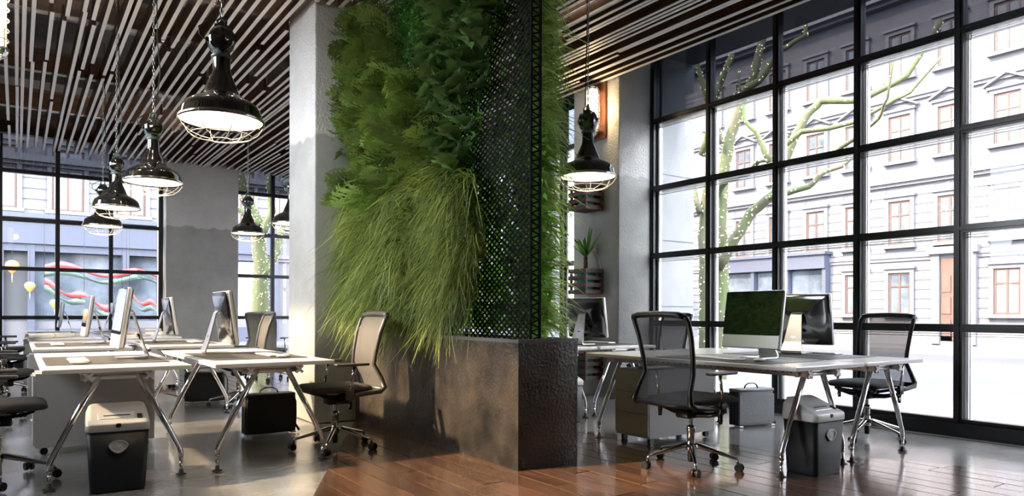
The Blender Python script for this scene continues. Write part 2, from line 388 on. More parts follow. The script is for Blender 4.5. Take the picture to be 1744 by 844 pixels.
def planks(poly, ymin, ymax, x0, x1, lo, hi):
    x = x0; k = 0
    while x < x1:
        y = ymin - random.random()*1.5
        while y < ymax:
            ln = random.uniform(lo, hi)
            P = clip_poly(poly, x+g, x+pw-g, y+g, y+ln-g)
            if area(P) > .004:
                z = .0045+random.uniform(-.0008, .0012); n = len(P)
                vs = [(p[0], p[1], z) for p in P]+[(p[0], p[1], -.008) for p in P]
                fs = [tuple(range(n))]+[(i, (i+1) % n, n+(i+1) % n, n+i) for i in range(n)]
                MB().add(vs, fs).build('plank', 'plank', FLOOR)
            y += ln
        x += pw
planks(WOOD1, -.2, 6.6, -1.6, 6.4, 1.4, 2.6)
planks(WOOD2, 7.4, 15.5, 1.3, 5.9, 3.0, 5.0)

# walls
def wall(name, boxes, mat_='concrete', label=None):
    b = MB()
    for q in boxes: b.box(*q)
    return struct(name, b, mat_, None, label)
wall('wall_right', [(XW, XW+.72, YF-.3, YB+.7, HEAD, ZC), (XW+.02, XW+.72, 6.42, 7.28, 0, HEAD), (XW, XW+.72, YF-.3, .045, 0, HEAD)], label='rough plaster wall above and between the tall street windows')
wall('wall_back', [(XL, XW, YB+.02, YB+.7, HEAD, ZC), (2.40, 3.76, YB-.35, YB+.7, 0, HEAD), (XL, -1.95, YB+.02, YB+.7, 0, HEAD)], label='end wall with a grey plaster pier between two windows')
wall('wall_left', [(XL-.3, XL, YF, 4.3, 0, ZC), (XL-.3, XL, 4.3, YB, HEAD, ZC), (XL-.3, XL, 4.3, 9.9, 0, 2.15), (XL-.3, XL, 9.9, YB, 0, HEAD)])  # unseen wall; its opening is shaped to pass sun and hold back sky
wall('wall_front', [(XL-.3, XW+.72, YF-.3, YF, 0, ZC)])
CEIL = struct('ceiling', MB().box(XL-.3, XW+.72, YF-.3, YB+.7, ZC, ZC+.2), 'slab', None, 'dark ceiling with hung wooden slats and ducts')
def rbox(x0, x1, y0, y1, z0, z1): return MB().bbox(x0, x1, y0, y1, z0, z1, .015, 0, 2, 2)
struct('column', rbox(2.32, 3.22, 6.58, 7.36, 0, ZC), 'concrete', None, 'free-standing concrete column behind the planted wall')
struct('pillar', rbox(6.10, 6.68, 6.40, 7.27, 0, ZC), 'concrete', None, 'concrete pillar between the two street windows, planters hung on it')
struct('partition', rbox(-.40, -.28, 6.27, 6.57, 2.86, ZC), 'concrete', None, 'slim concrete drop carrying a cage lamp at the picture edge')
# outer reveal: soffit and wing walls outside the glass
b = MB(); b.box(XW+.12, 7.40, 6.33, 6.42, -.1, HEAD); struct('trim_1', b, 'soffit', None, 'smooth concrete wing wall outside the street window')
b = MB(); b.box(XW+.14, 7.38, -2, 6.33, HEAD-.02, HEAD); b.box(XW+.14, 7.38, 7.3, 15.5, HEAD-.02, HEAD); struct('trim_2', b, 'soffit', None, 'concrete soffit over the street window')
for i, (za, zb) in enumerate(((1.3, 2.35), (2.35, 3.4))): pass

def window(name, axis, pos, cuts, rows, out, tint_from, label, z0=.12, w=.07, d=.09):
    """steel grid window. axis 'x': lies in plane x=pos running along y; 'y': plane y=pos running along x. out = +1/-1 outward"""
    root = sempty(name, label)
    def bx(a0, a1, d0, d1, z_0, z_1, b):
        d0, d1 = sorted((pos+d0*out, pos+d1*out))
        if axis == 'x': b.box(d0, d1, a0, a1, z_0, z_1)
        else: b.box(a0, a1, d0, d1, z_0, z_1)
    lo, hi = min(cuts), max(cuts)
    b = MB(); bx(lo-.04, hi+.04, -.02, d+.05, 0, z0, b); bx(lo-.04, hi+.04, -.035, d+.02, z0-.012, z0, b); b.build('sill_base', 'black_frame', root)
    for c in cuts:
        b = MB(); bx(c-w/2, c+w/2, 0, d, z0, HEAD, b); bx(c-w*.22, c+w*.22, -.012, 0, z0, HEAD, b); b.build('mullion', 'black_frame', root)
    for r in rows:
        b = MB(); bx(lo, hi, .004, d-.004, r-w/2, r+w/2, b); bx(lo, hi, -.010, .004, r-w*.2, r+w*.2, b); b.build('glazing_bar', 'black_frame', root)
    b = MB(); bx(lo, hi, .002, d-.002, z0, z0+.035, b); bx(lo, hi, .002, d-.002, HEAD-.04, HEAD, b); b.build('frame_rail', 'black_frame', root)
    zs = [z0]+list(rows)+[HEAD]; cs = sorted(cuts)
    for i in range(len(cs)-1):
        for j in range(len(zs)-1):
            b = MB(); bx(cs[i]+w/2, cs[i+1]-w/2, d*.55, d*.55+.008, zs[j]+.03, zs[j+1]-.03, b)
            b.build('pane', 'tint' if j >= tint_from else 'clear', root)
            if j < 4 and axis == 'x':
                b = MB()
                for t in (.0, .022):
                    bx(cs[i+1]-w/2-.012-t-.008, cs[i+1]-w/2-.012-t, d*.55+.012, d*.55+.05, zs[j]+.035, zs[j+1]-.035, b)
                    bx(cs[i]+w/2, cs[i+1]-w/2, d*.55+.012, d*.55+.05, zs[j+1]-w/2-.012-t-.006, zs[j+1]-w/2-.012-t, b)
                b.build('glazing_bead', 'alu_paint', root)
    return root
RW = (.939, 1.797, 2.652, 3.508)
window('window_1', 'x', XW, [6.385-.9*i for i in range(8)], RW, 1, 4, 'tall black steel grid window onto the street')
window('window_2', 'x', XW, [7.32+.9*i for i in range(10)], RW, 1, 4, 'steel grid window beyond the concrete pillar')
RB = (.957, 1.845, 2.73, 3.61)
window('window_3', 'y', YB, [2.36-.868*i for i in range(6)], RB, 1, 4, 'black steel grid window behind the long desks')
window('window_4', 'y', YB, [3.80+.775*i for i in range(4)], RB, 1, 4, 'narrow steel grid window seen beside the column')
window('window_5', 'x', XL, [4.36+2.75*i for i in range(3)], (), -1, 9, 'unseen high windows, shaped to let the sun in', w=.06, z0=2.15)  # out of view, sized for the sunlight and to cut the sky light
# seams in the wing wall
b = MB()
for z in (1.15, 2.0, 2.85, 3.7): b.box(XW+.12, 7.395, 6.326, 6.331, z, z+.006)
b.build('panel_seam', 'black_plastic', bpy.data.objects['trim_1'])

# ------------------------------------------------------------------ ceiling: slats, beams, ducts
ZS = 4.0; HS = .17
def slat(x, y0, y1, w, z):
    b = MB(); b.box(x-w/2, x+w/2, y0, y1, z+.006, z+HS, 0); b.box(x-w/2, x+w/2, y0, y1, z, z+.006, 1)
    b.build('slat', ['slat', 'slat_edge'], CEIL)
x = -1.05; nsl = 0
lines = []
while x < 6.0:
    lines.append(x); x += random.choice((.075, .09, .11, .13, .15)) if x > -.3 else .16
for x in lines:
    y = 1.3+random.uniform(-.3, .3) if x < 3 else -.3+random.uniform(-.4, .4)
    if x < 1.5: y = 2.0+random.uniform(-.4, .3)
    while y < 15.3:
        ln = random.choice((1.6, 3.2, 4.6, 6.5, 8.0)) if y < 9 else random.uniform(4, 7)
        y1 = min(y+ln, 15.45)
        if y1 > 14.3: y1 = 15.45
        segs = [(y, y1)]
        if 2.28 < x < 3.26:
            segs = []
            if y < 6.55: segs.append((y, min(y1, 6.55)))
            if y1 > 7.4: segs.append((max(y, 7.4), y1))
        for (a, c) in segs:
            if c-a > .15:
                slat(x+random.uniform(-.012, .012), a, c, .036, ZS+random.choice((0, 0, 0, 0, .018, .035))); nsl += 1
        y = y1+random.choice((-.0, .15, .35))
for yb in (2.7, 4.75, 6.85+.75, 8.8, 11.0, 13.1, 15.1):
    b = MB(); b.box(XL, 6.05, yb, yb+.07, ZS+HS+.012, ZS+HS+.32, 0); b.box(XL, 6.05, yb-.008, yb+.078, ZS+HS, ZS+HS+.012, 1); b.build('beam', ['beam', 'slat_edge'], CEIL)
b = MB(); b.box(6.02, 6.06, -1.0, 15.5, ZS-.01, ZS+.30, 0); b.box(6.018, 6.062, -1.0, 15.5, ZS-.016, ZS-.01, 1); b.build('fascia_board', ['slat', 'slat_edge'], CEIL)
def duct(name, label, p0, p1, r, seams=.35):
    t = thing(name, label, 'air duct'); p0 = Vector(p0); p1 = Vector(p1); d = p1-p0; n = int(d.length/seams)
    MB().cyl(p0, p1, r, n=20).build('pipe', 'galv', t)
    first = None
    for i in range(n+1):
        q = p0+d*(i/n); e = d.normalized()*.012
        if first is None: first = MB().cyl(-e, e, r+.008, n=20).build('seam_ring', 'galv', t, q)
        else:
            o = first.copy(); C.objects.link(o); o.location = q
    return t
duct('round_duct', 'wide spiral air duct above the slats near the first beam', (-2.1, 10.0, 4.78), (5.9, 10.0, 4.78), .24, .3)
duct('round_duct', 'slim pale pipe above the slats near the end window', (-2.1, 14.2, 4.62), (5.9, 14.2, 4.62), .11, 1.0)
duct('round_duct', 'short spiral duct running down the room above the lamps', (.85, 2.4, 4.85), (.85, 8.5, 4.85), .28, .22)
for k, (xx, yy, lb) in enumerate(((1.9, 5.6, 'square air grille above the slats by the near lamp'), (3.9, 3.2, 'square air grille above the slats over the pale desks'), (1.2, 12.1, 'square air grille high above the far desks'))):
    t = thing('air_grille', lb, 'vent', (xx, yy, 0)); b = MB(); b.box(-.3, .3, -.3, .3, 4.62, 5.25); b.build('housing', 'galv', t)
    for i in range(7): MB().box(-.26, .26, -.25+i*.08, -.20+i*.08, 4.6, 4.62).build('louvre', 'alu_paint', t)

for (x_, y_, lb) in ((.35, 5.0, 'small floodlight above the slats beside the big cage lamp'), (.35, 7.3, 'small floodlight above the slats near the cut-off cage lamp'), (1.75, 6.0, 'small floodlight above the slats towards the column'), (1.9, 12.0, 'small floodlight high above the far desks'), (4.4, 5.3, 'small floodlight above the slats over the street-side desks')):
    t = thing('floodlight', lb, 'lamp', (x_, y_, 4.62))
    MB().box(-.11, .11, -.09, .09, .0, .10).build('housing', 'alu_paint', t); MB().box(-.09, .09, -.07, .07, -.006, .0).build('lit_face', 'bulb', t)
    MB().cyl((0, 0, .10), (0, 0, ZC-4.62), .012, n=6).build('stem', 'alu_paint', t)
    l = bpy.data.lights.new('flood_bulb', 'POINT'); lo = bpy.data.objects.new('flood_bulb', l); C.objects.link(lo); lo.location = (x_, y_, 4.54); l.energy = 22; l.color = (1, .93, .84); l.shadow_soft_size = .07
# ------------------------------------------------------------------ planter and planted wall
t = thing('planter', 'long black rendered planter box below the planted wall', 'planter', (2.99, 5.2, 0))
def ringbox(x0, x1, y0, y1, z0, z1, th):
    b = MB(); b.box(x0, x1, y0, y0+th, z0, z1); b.box(x0, x1, y1-th, y1, z0, z1); b.box(x0, x0+th, y0+th, y1-th, z0, z1); b.box(x1-th, x1, y0+th, y1-th, z0, z1); return b
b = MB(); b.box(-.257, .257, -1.38, 1.37, 0, .855)
b.build('box_body', 'planter', t)
ringbox(-.26, .26, -1.383, 1.37, .855, .88, .022).build('rim', 'rim', t)
MB().box(-.236, .236, -1.36, 1.348, .85, .862).build('soil', 'soil', t)

GW = thing('planted_wall', 'tall living wall of grass, fern and lobed leaves on black lattice', 'plant wall', (3.0, 5.3, .862))
GX, GY, GZ = 3.0, 5.3, .862
Y0, Y1, Z0, Z1 = 4.0, 6.52, .862, 3.97
def seg_rect(c, sgn):
    """the part of the diagonal line within the lattice rectangle"""
    k = sgn*(.047/.067); pts = []
    for yy in (Y0, Y1):
        z = c+k*(yy-Y0)
        if Z0 <= z <= Z1: pts.append((yy, z))
    for zz in (Z0, Z1):
        yy = Y0+(zz-c)/k
        if Y0 < yy < Y1: pts.append((yy, zz))
    pts.sort()
    return (pts[0], pts[-1]) if len(pts) >= 2 and pts[-1][0]-pts[0][0] > .01 else None
for xs, nm in ((2.965, 0),):
    b = MB()
    for sgn in (1, -1):
        c = Z0-(2.6*.7 if sgn > 0 else 0); top = Z1+(0 if sgn > 0 else 2.6*.7)
        while c < top:
            s_ = seg_rect(c, sgn)
            if s_:
                (ya, za), (yb, zb) = s_; w = .0078; xo = xs+(.0025 if sgn > 0 else -.0025)
                vs = [(xo-.0025-GX, ya-GY, za-w-GZ), (xo-.0025-GX, ya-GY, za+w-GZ), (xo-.0025-GX, yb-GY, zb+w-GZ), (xo-.0025-GX, yb-GY, zb-w-GZ)]
                vs += [(p[0]+.005, p[1], p[2]) for p in vs]
                b.add(vs, [(0, 1, 2, 3), (7, 6, 5, 4), (0, 4, 5, 1), (1, 5, 6, 2), (2, 6, 7, 3), (3, 7, 4, 0)])
            c += .047
    o = b.build('lattice', 'lattice', GW); o['kind'] = 'stuff'
b = MB()
z = Z0
while z < Z1-.05:   # zigzag across the narrow end
    b.cyl((2.965-GX, Y0-GY, z-GZ), (3.045-GX, Y0-GY, z+.03-GZ), .006, n=4); b.cyl((3.045-GX, Y0-GY, z+.03-GZ), (2.965-GX, Y0-GY, z+.06-GZ), .006, n=4); z += .06
o = b.build('lattice_edge', 'lattice', GW); o['kind'] = 'stuff'
for px_ in (2.965, 3.045):
    for py_ in (Y0, Y1):
        MB().box(px_-.008-GX, px_+.008-GX, py_-.008-GY, py_+.008-GY, 0, Z1-GZ).build('post', 'lattice', GW)

def lobed_leaf(L, seed):
    r = random.Random(seed); n = 14; vs = []; fs = []
    for i in range(n+1):
        s = i/n; w = L*.42*math.sin(PI*min(1, s*1.02)**.8)**.7*(1+.30*math.cos(s*PI*5.2+seed)) if 0 < s < 1 else .004
        x = L*s; sag = -L*.28*s*s
        for k in (-1, -.55, 0, .55, 1):
            vs.append((x+.22*w*abs(k), w*k, sag+.35*w*abs(k)+r.uniform(-1, 1)*.012*L*(k != 0)*3))
    for i in range(n):
        for k in range(4): a = i*5+k; fs.append((a, a+1, a+6, a+5))
    b = MB(); b.add(vs, fs, 0, True)
    b.tube([(-.25*L, 0, -.02*L), (0, 0, 0), (.5*L, 0, -.05*L)], [.006, .005, .002], 4)
    return b
def frond(L, seed):
    r = random.Random(seed); b = MB(); n = 11
    def ax(s): return Vector((L*s, 0, -L*.22*s*s))
    b.tube([tuple(ax(i/5)) for i in range(6)], [.003*(1-.8*i/5) for i in range(6)], 3)
    for i in range(1, n+1):
        s = i/n; p = ax(s); ln = L*.40*(math.sin(PI*(s*.86+.1))**.8)
        for sd_ in (-1, 1):
            a = math.radians(52-22*s+r.uniform(-8, 8)); d = Vector((math.cos(a), sd_*math.sin(a), -.12+r.uniform(-.12, .12)))
            q = Vector((-d.y, d.x, 0)); wd = L*.030
            m_ = p+d*ln*.55; e = p+d*ln
            vs = [p-q*wd*.4, p+q*wd*.4, m_+q*wd, m_-q*wd, e]
            fs = [(0, 1, 2, 3), (3, 2, 4)]
            for t_, sg in ((.3, 1), (.5, -1), (.62, 1), (.78, -1)):   # forked tips
                o_ = p+d*ln*t_; dd = (d+q*sg*.9).normalized()*ln*.34
                k = len(vs); vs += [o_, o_+d*wd*1.6, o_+dd]; fs.append((k, k+1, k+2))
            b.add(vs, fs)
    return b
leafm = []; frondm = []
for i in range(5):
    o = lobed_leaf(.20, i*1.7).build('leaf', 'bigleaf', GW); leafm.append(o)
    o = frond(.36, i+3).build('frond', 'frond', GW); frondm.append(o)
def orient(o, p, d, roll, s):
    d = Vector(d).normalized(); up = Vector((0, 0, 1)); y = up.cross(d).normalized(); z = d.cross(y)
    m_ = Matrix((d, y, z)).transposed().to_4x4() @ Matrix.Rotation(roll, 4, 'X')
    o.matrix_local = Matrix.Translation(Vector(p)-Vector((GX, GY, GZ))) @ m_ @ Matrix.Scale(s, 4)
used = set()
def place(protos, i, name, p, d, roll, s):
    pr = protos[i % len(protos)]
    if pr not in used: o = pr; used.add(pr)
    else: o = pr.copy(); C.objects.link(o); o.parent = GW
    orient(o, p, d, roll, s)
def ybare(z):   # nearest planted y as a function of height
    return float(np.interp(z, [.86, 1.1, 1.5, 1.9, 2.2, 2.6, 3.1, 3.5, 3.97], [4.95, 4.75, 4.55, 4.62, 4.72, 4.62, 4.42, 4.22, 4.05]))
def kind_at(y, z):
    if z < 2.12+.12*math.sin(y*4): return 'grass'
    if z > 3.12 and y > 5.25 and y < 5.95+(3.97-z)*.0 and z > 3.12+.5*abs(y-5.55): return 'moss'
    if y < ybare(z)+.12 and z > 3.55: return 'moss'
    if y < float(np.interp(z, [2.1, 2.6, 3.1, 3.97], [4.98, 5.12, 5.32, 5.5])): return 'leaf'
    return 'frond'
nf = nl = 0
GT = []   # (root, type)
tries = 0
while (nf < 265 or nl < 190) and tries < 9000:
    tries += 1
    y = random.uniform(4.0, 6.8); z = random.uniform(2.0, 3.93)
    if y < ybare(z): continue
    k = kind_at(y, z)
    if k == 'leaf' and nl < 190:
        place(leafm, nl, 'leaf', (2.94-random.uniform(0, .16), y, z), (-1, random.uniform(-.9, .25), random.uniform(-.1, .75)), random.uniform(-.9, .9), random.uniform(.75, 1.25)); nl += 1
    if k == 'frond' and nf < 265:
        place(frondm, nf, 'frond', (2.93-random.uniform(0, .12), y, z), (-1, random.uniform(-.55, .75), random.uniform(-.35, .7)), random.uniform(-1.3, 1.3), random.uniform(.85, 1.3)); nf += 1

def ribbons(name, roots, dirs, lens, widths, drop, mats, segs=6, mi=0, kind='stuff', parent=GW, curl=.25):
    n = len(roots); t = np.linspace(0, 1, segs+1)[None, :, None]
    R = np.asarray(roots)[:, None, :]; D = np.asarray(dirs); D = D/np.linalg.norm(D, axis=1, keepdims=True)
    Ls = np.asarray(lens)[:, None, None]; dr = np.asarray(drop)[:, None, None]
    side = rng.normal(size=(n, 3))*curl; side[:, 2] *= .3
    P = R+D[:, None, :]*Ls*t*(1-.25*t)+np.array([0, 0, -1.])*Ls*dr*t**2.2+side[:, None, :]*Ls*t**2
    Wd = np.cross(D, rng.normal(size=(n, 3))); Wd /= np.linalg.norm(Wd, axis=1, keepdims=True)
    wv = np.asarray(widths)[:, None, None]*(1-t**2*.85)
    A = P-Wd[:, None, :]*wv/2; B = P+Wd[:, None, :]*wv/2
    V = np.stack([A, B], axis=2).reshape(-1, 3)
    base = (np.arange(n)*(segs+1)*2)[:, None]; s_ = np.arange(segs)[None, :]*2
    q = base+s_; Fc = np.stack([q, q+1, q+3, q+2], axis=-1).reshape(-1, 4)
    V = V-np.array([GX, GY, GZ]) if parent is GW else V
    me = bpy.data.meshes.new(name)
    me.vertices.add(len(V)); me.vertices.foreach_set('co', V.astype(np.float32).ravel())
    me.loops.add(Fc.size); me.loops.foreach_set('vertex_index', Fc.astype(np.int32).ravel())
    me.polygons.add(len(Fc)); me.polygons.foreach_set('loop_start', np.arange(0, Fc.size, 4, dtype=np.int32)); me.polygons.foreach_set('loop_total', np.full(len(Fc), 4, dtype=np.int32))
    me.materials.append(M[mats]); me.update(calc_edges=True); me.validate()
    o = link(me, name, parent)
    if kind: o['kind'] = kind
    return o
# long grass, in tufts so it falls in locks
roots = []; dirs = []; lens = []; wid = []; drp = []
for k in range(1150):
    y = rng.uniform(4.45, 6.56); z = rng.uniform(1.06, 2.34)
    if y < ybare(z)-.05 or (z > 2.0 and kind_at(y, z) != 'grass'): continue
    dep = rng.uniform(0, 1)**1.3*(.30 if y > 5.2 else .12)
    td = np.array([-1, rng.normal()*.65, rng.uniform(-.25, .75)]); L0 = rng.uniform(.24, .44)
    nb = 26
    r_ = np.column_stack([2.94-dep+rng.normal(size=nb)*.015, y+rng.normal(size=nb)*.03, z+rng.normal(size=nb)*.03])
    r_[:, 1] = np.minimum(r_[:, 1], 6.56)
    d_ = td+rng.normal(size=(nb, 3))*.27; d_[:, 0] = -np.abs(d_[:, 0])-.12
    roots.append(r_); dirs.append(d_); lens.append(L0*rng.uniform(.6, 1.2, nb)); wid.append(rng.uniform(.005, .0105, nb)); drp.append(rng.uniform(.5, 1.25, nb))
ribbons('long_grass', np.concatenate(roots), np.concatenate(dirs), np.concatenate(lens), np.concatenate(wid), np.concatenate(drp), 'grass', 7)
# needle-like filler among the fronds
n = 9000
yy = rng.uniform(4.9, 6.66, n); zz = rng.uniform(2.1, 3.95, n); keep = np.array([kind_at(a, c) == 'frond' for a, c in zip(yy, zz)])
yy, zz = yy[keep], zz[keep]; n = len(yy)
ribbons('fern_leaflets', np.column_stack([2.95-rng.uniform(0, .25, n), yy, zz]), np.column_stack([-np.ones(n), rng.normal(size=n)*.7, rng.normal(size=n)*.6+.1]), rng.uniform(.06, .16, n), rng.uniform(.006, .014, n), rng.uniform(.1, .4, n), 'grass', 2)
# moss and small-leaved bush
n = 15000
yy = rng.uniform(3.95, 6.1, n); zz = rng.uniform(2.4, 3.98, n); keep = np.array([kind_at(a, c) == 'moss' and a > ybare(c)-.12 for a, c in zip(yy, zz)])
yy, zz = yy[keep], zz[keep]; n = len(yy); bulge = .14+.09*np.sin(yy*9)*np.cos(zz*8)
near = yy < 4.5
xo = 2.96-rng.uniform(.4, 1, n)*np.where(near, .32, bulge)
ribbons('moss_cushion', np.column_stack([xo, yy, zz]), rng.normal(size=(n, 3))+np.array([-.6, 0, .1]), rng.uniform(.018, .04, n), rng.uniform(.012, .022, n), rng.uniform(.0, .3, n), 'moss', 2)
# dark backing of stems and leaflets over the whole lattice on the planted part, and sparse leaves behind the bare part
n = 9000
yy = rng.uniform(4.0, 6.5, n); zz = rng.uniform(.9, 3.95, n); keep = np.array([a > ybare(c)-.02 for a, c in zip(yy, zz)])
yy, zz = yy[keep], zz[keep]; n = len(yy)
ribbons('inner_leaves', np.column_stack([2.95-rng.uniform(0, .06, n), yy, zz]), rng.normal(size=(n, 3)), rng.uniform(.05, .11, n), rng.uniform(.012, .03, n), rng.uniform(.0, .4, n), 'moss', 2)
# plants on the far side, seen through the bare lattice and past its end
n = 8600
yy = rng.uniform(4.0, 6.5, n)**1.0; yy[:6000] = rng.uniform(4.0, 4.4, 6000); zz = rng.uniform(.95, 3.95, n)
ribbons('far_side_foliage', np.column_stack([3.06+rng.uniform(0, .10, n), yy, zz]), np.column_stack([np.ones(n), rng.normal(size=n)*.5-.1, rng.normal(size=n)*.5+.15]), rng.uniform(.10, .30, n), rng.uniform(.006, .013, n), rng.uniform(.2, .8, n), 'grass_p', 4)
n = 5600
yy = rng.uniform(4.0, 6.4, n); zz = rng.uniform(.92, 3.95, n); zz[:4200] = rng.uniform(.92, 2.3, 4200)
ribbons('far_side_leaves', np.column_stack([3.07+rng.uniform(0, .08, n), yy, zz]), rng.normal(size=(n, 3))+np.array([.3, 0, 0]), rng.uniform(.05, .11, n), rng.uniform(.02, .045, n), rng.uniform(.0, .4, n), 'lime', 2)
n = 420
yy = rng.uniform(4.05, 4.9, n); zz = rng.uniform(1.0, 3.9, n)
ribbons('sparse_leaves', np.column_stack([3.05+rng.uniform(-.04, .04, n), yy, zz]), rng.normal(size=(n, 3)), rng.uniform(.04, .1, n), rng.uniform(.02, .05, n), rng.uniform(.0, .4, n), 'moss', 2)
n = 130
yy = rng.uniform(4.02, 6.0, n); zz = rng.uniform(1.9, 3.9, n)
ribbons('twigs', np.column_stack([2.99+0*yy, yy, zz]), np.column_stack([-np.ones(n)*.6, rng.normal(size=n)*.8, rng.normal(size=n)*.3]), rng.uniform(.06, .2, n), np.full(n, .005), rng.uniform(.0, .2, n), 'twig', 3)

# ------------------------------------------------------------------ pendant lamps
def make_pendant(label, loc, chain_len, rz, group):
    t = thing('pendant_lamp', label, 'lamp', loc, rz, group)
    prof = [(.225, .0), (.228, .008), (.222, .02), (.214, .055), (.200, .085), (.168, .110), (.128, .130), (.108, .142), (.100, .150), (.088, .185), (.070, .225), (.055, .262), (.048, .285), (.046, .36)]
    MB().lathe(prof, 40).build('shade', 'black_enamel', t)
    inn = [(.222, .004), (.205, .06), (.16, .10), (.02, .125)]
    MB().lathe(inn, 32).build('reflector', 'white_enamel', t)
    MB().lathe([(.001, .026), (.12, .024), (.19, .03), (.200, .045)], 32).build('lit_diffuser', 'bulb', t)
    b = MB(); b.lathe([(.227, -.004), (.232, .0), (.232, .012), (.227, .018)], 40); b.build('rim_band', 'dchrome', t)
    b = MB(); b.lathe([(.046, .355), (.056, .36), (.056, .372), (.048, .378), (.044, .40)], 20); b.build('collar', 'green_enamel', t)
    b = MB(); st = len(b.v)
    b.lathe([(.002, -.055), (.05, -.055), (.066, -.045), (.07, .0), (.066, .045), (.05, .055), (.002, .055)], 24)
    b.xf(Matrix.Translation((0, 0, .455)) @ Matrix.Rotation(PI/2, 4, 'X'), st)
    jb = b.build('junction_housing', 'green_enamel', t)
    b = MB(); st = 0; b.lathe([(.069, .035), (.071, .056), (.05, .068), (.02, .073), (.016, .085), (.001, .085)], 24); b.lathe([(.069, -.035), (.071, -.056), (.05, -.068), (.022, -.073), (.018, -.085), (.001, -.085)], 24)
    b.xf(Matrix.Translation((0, 0, .455)) @ Matrix.Rotation(PI/2, 4, 'X'), st); b.build('cover', 'black_enamel', jb)
    b = MB(); b.cyl((-.06, 0, .455), (-.085, 0, .455), .014, n=10); b.build('cable_gland', 'black_plastic', jb)
    b = MB(); b.box(-.04, .04, -.03, .03, .515, .54); b.tube([(-.02, 0, .54), (-.024, 0, .57), (0, 0, .59), (.024, 0, .57), (.02, 0, .54)], .008, 6); b.build('hanger', 'green_enamel', t)
    for k in range(8):
        a = k*PI/4+.2; ca, sa = math.cos(a), math.sin(a)
        b = MB(); b.tube([(ca*r, sa*r, z) for r, z in ((.230, .014), (.229, -.012), (.205, -.05), (.16, -.082), (.11, -.098), (.062, -.105))], .0022, 5); b.build('cage_wire', 'cage', t)
    for r, z in ((.062, -.105), (.165, -.08)):
        MB().tube([(r*math.cos(2*PI*k/32), r*math.sin(2*PI*k/32), z) for k in range(32)], .0024, 5, closed=True).build('cage_ring', 'cage', t)
    b = MB(); z = .60; k = 0
    while z < .6+chain_len:
        pts = []
        for q in range(8):
            a = 2*PI*q/8; px, pz = .0085*math.cos(a), .019*math.sin(a); pts.append((px, 0, z+pz) if k % 2 else (0, px, z+pz))
        b.tube(pts, .0028, 4, closed=True); z += .031; k += 1
    o = b.build('chain', 'chain', t)
    b = MB(); b.tube([(-.085, 0, .455), (-.115, .0, .475), (-.12, 0, .52), (-.07, 0, .56), (-.01, .02, .585), (.03, .03, .75), (.055, .035, .95), (.03, .02, 1.2), (.012, .01, .6+chain_len)], .0042, 6); b.build('cable', 'cable', t)
    return t
LAMPS = [((.95, 4.23, 2.135), 'black enamel cage lamp hung lowest over the near desks, biggest in view', 1.5),
         ((.94, 6.60, 2.145), 'second black cage lamp from the big near one', 1.5),
         ((.86, 8.50, 2.15), 'third black cage lamp, overlapping the end window', 1.5),
         ((.90, 10.40, 2.15), 'fourth and smallest-looking black cage lamp of the long row', 1.5),
         ((2.72, 10.5, 2.19), 'black cage lamp in front of the narrow window with the lit tree', 1.4),
         ((2.78, 8.72, 2.15), 'black cage lamp half hidden by the concrete column', 1.5),
         ((3.81, 4.36, 2.165), 'black cage lamp beside the pillar planters', 1.35)]
P0 = None
for i, (loc, lb, cl) in enumerate(LAMPS):
    rz = (-.15, -.05, 0, 0, .1, .1, .55)[i]
    if P0 is None: P0 = make_pendant(lb, loc, 1.75, rz, 'black enamel cage lamps on chains')
    else: dup(P0, loc, rz, lb)
    pl = bpy.data.lights.new('pendant_bulb', 'SPOT'); po = bpy.data.objects.new('pendant_bulb', pl); C.objects.link(po)
    po.location = (loc[0], loc[1], loc[2]+.015); pl.energy = 26; pl.color = (1, .80, .52); pl.spot_size = math.radians(150); pl.spot_blend = .6; pl.shadow_soft_size = .16

# ------------------------------------------------------------------ cage sconces
def sconce(label, loc, rz):
    """board lies against a wall in the local x=0 plane, lamp towards -x"""
    t = thing('cage_wall_lamp', label, 'lamp', loc, rz)
    MB().box(-.03, 0, -.13, .13, -.36, .36).build('back_board', 'copper', t)
    MB().lathe([(.001, -.25), (.07, -.25), (.075, -.2), (.075, .2), (.07, .25), (.001, .25)], 20, c=(-.13, 0, 0)).build('lamp_glass', 'lampglass', t)
    b = MB(); b.lathe([(.001, -.34), (.035, -.335), (.07, -.31), (.09, -.28), (.092, -.25), (.07, -.245)], 24, c=(-.13, 0, 0)); b.build('end_cap', 'chrome', t)
    b = MB(); b.lathe([(.001, .30), (.06, .30), (.09, .27), (.092, .25), (.07, .245)], 24, c=(-.13, 0, 0)); b.build('end_cap', 'chrome', t)
    for z in (-.19, -.115, -.04, .04, .115, .19):
        MB().tube([(-.13+.09*math.cos(2*PI*k/20), .09*math.sin(2*PI*k/20), z) for k in range(20)], .006, 6, closed=True).build('guard_ring', 'alu_paint', t)
    for k in range(4):
        a = PI/4+k*PI/2; MB().cyl((-.13+.09*math.cos(a), .09*math.sin(a), -.25), (-.13+.09*math.cos(a), .09*math.sin(a), .25), .005, n=6).build('guard_bar', 'alu_paint', t)
    b = MB(); b.box(-.08, -.02, -.02, .02, -.29, -.265); b.box(-.08, -.02, -.02, .02, .265, .29); b.build('bracket', 'copper', t)
    l = bpy.data.lights.new('cage_bulb', 'POINT'); lo = bpy.data.objects.new('cage_bulb', l); C.objects.link(lo)
    l.energy = 7; l.color = (1, .72, .4); l.shadow_soft_size = .08
    v = Matrix.Rotation(rz, 4, 'Z') @ Vector((-.16, -.12, 0)); lo.location = Vector(loc)+Vector((-.24 if rz == 0 else .24, -.1, 0))
    return t
sconce('lit cage lamp on a rusty board high on the street-side pillar', (6.09, 6.74, 3.63), 0)
sconce('lit cage lamp cut by the frame edge at the upper corner', (-.27, 6.42, 3.24), PI)

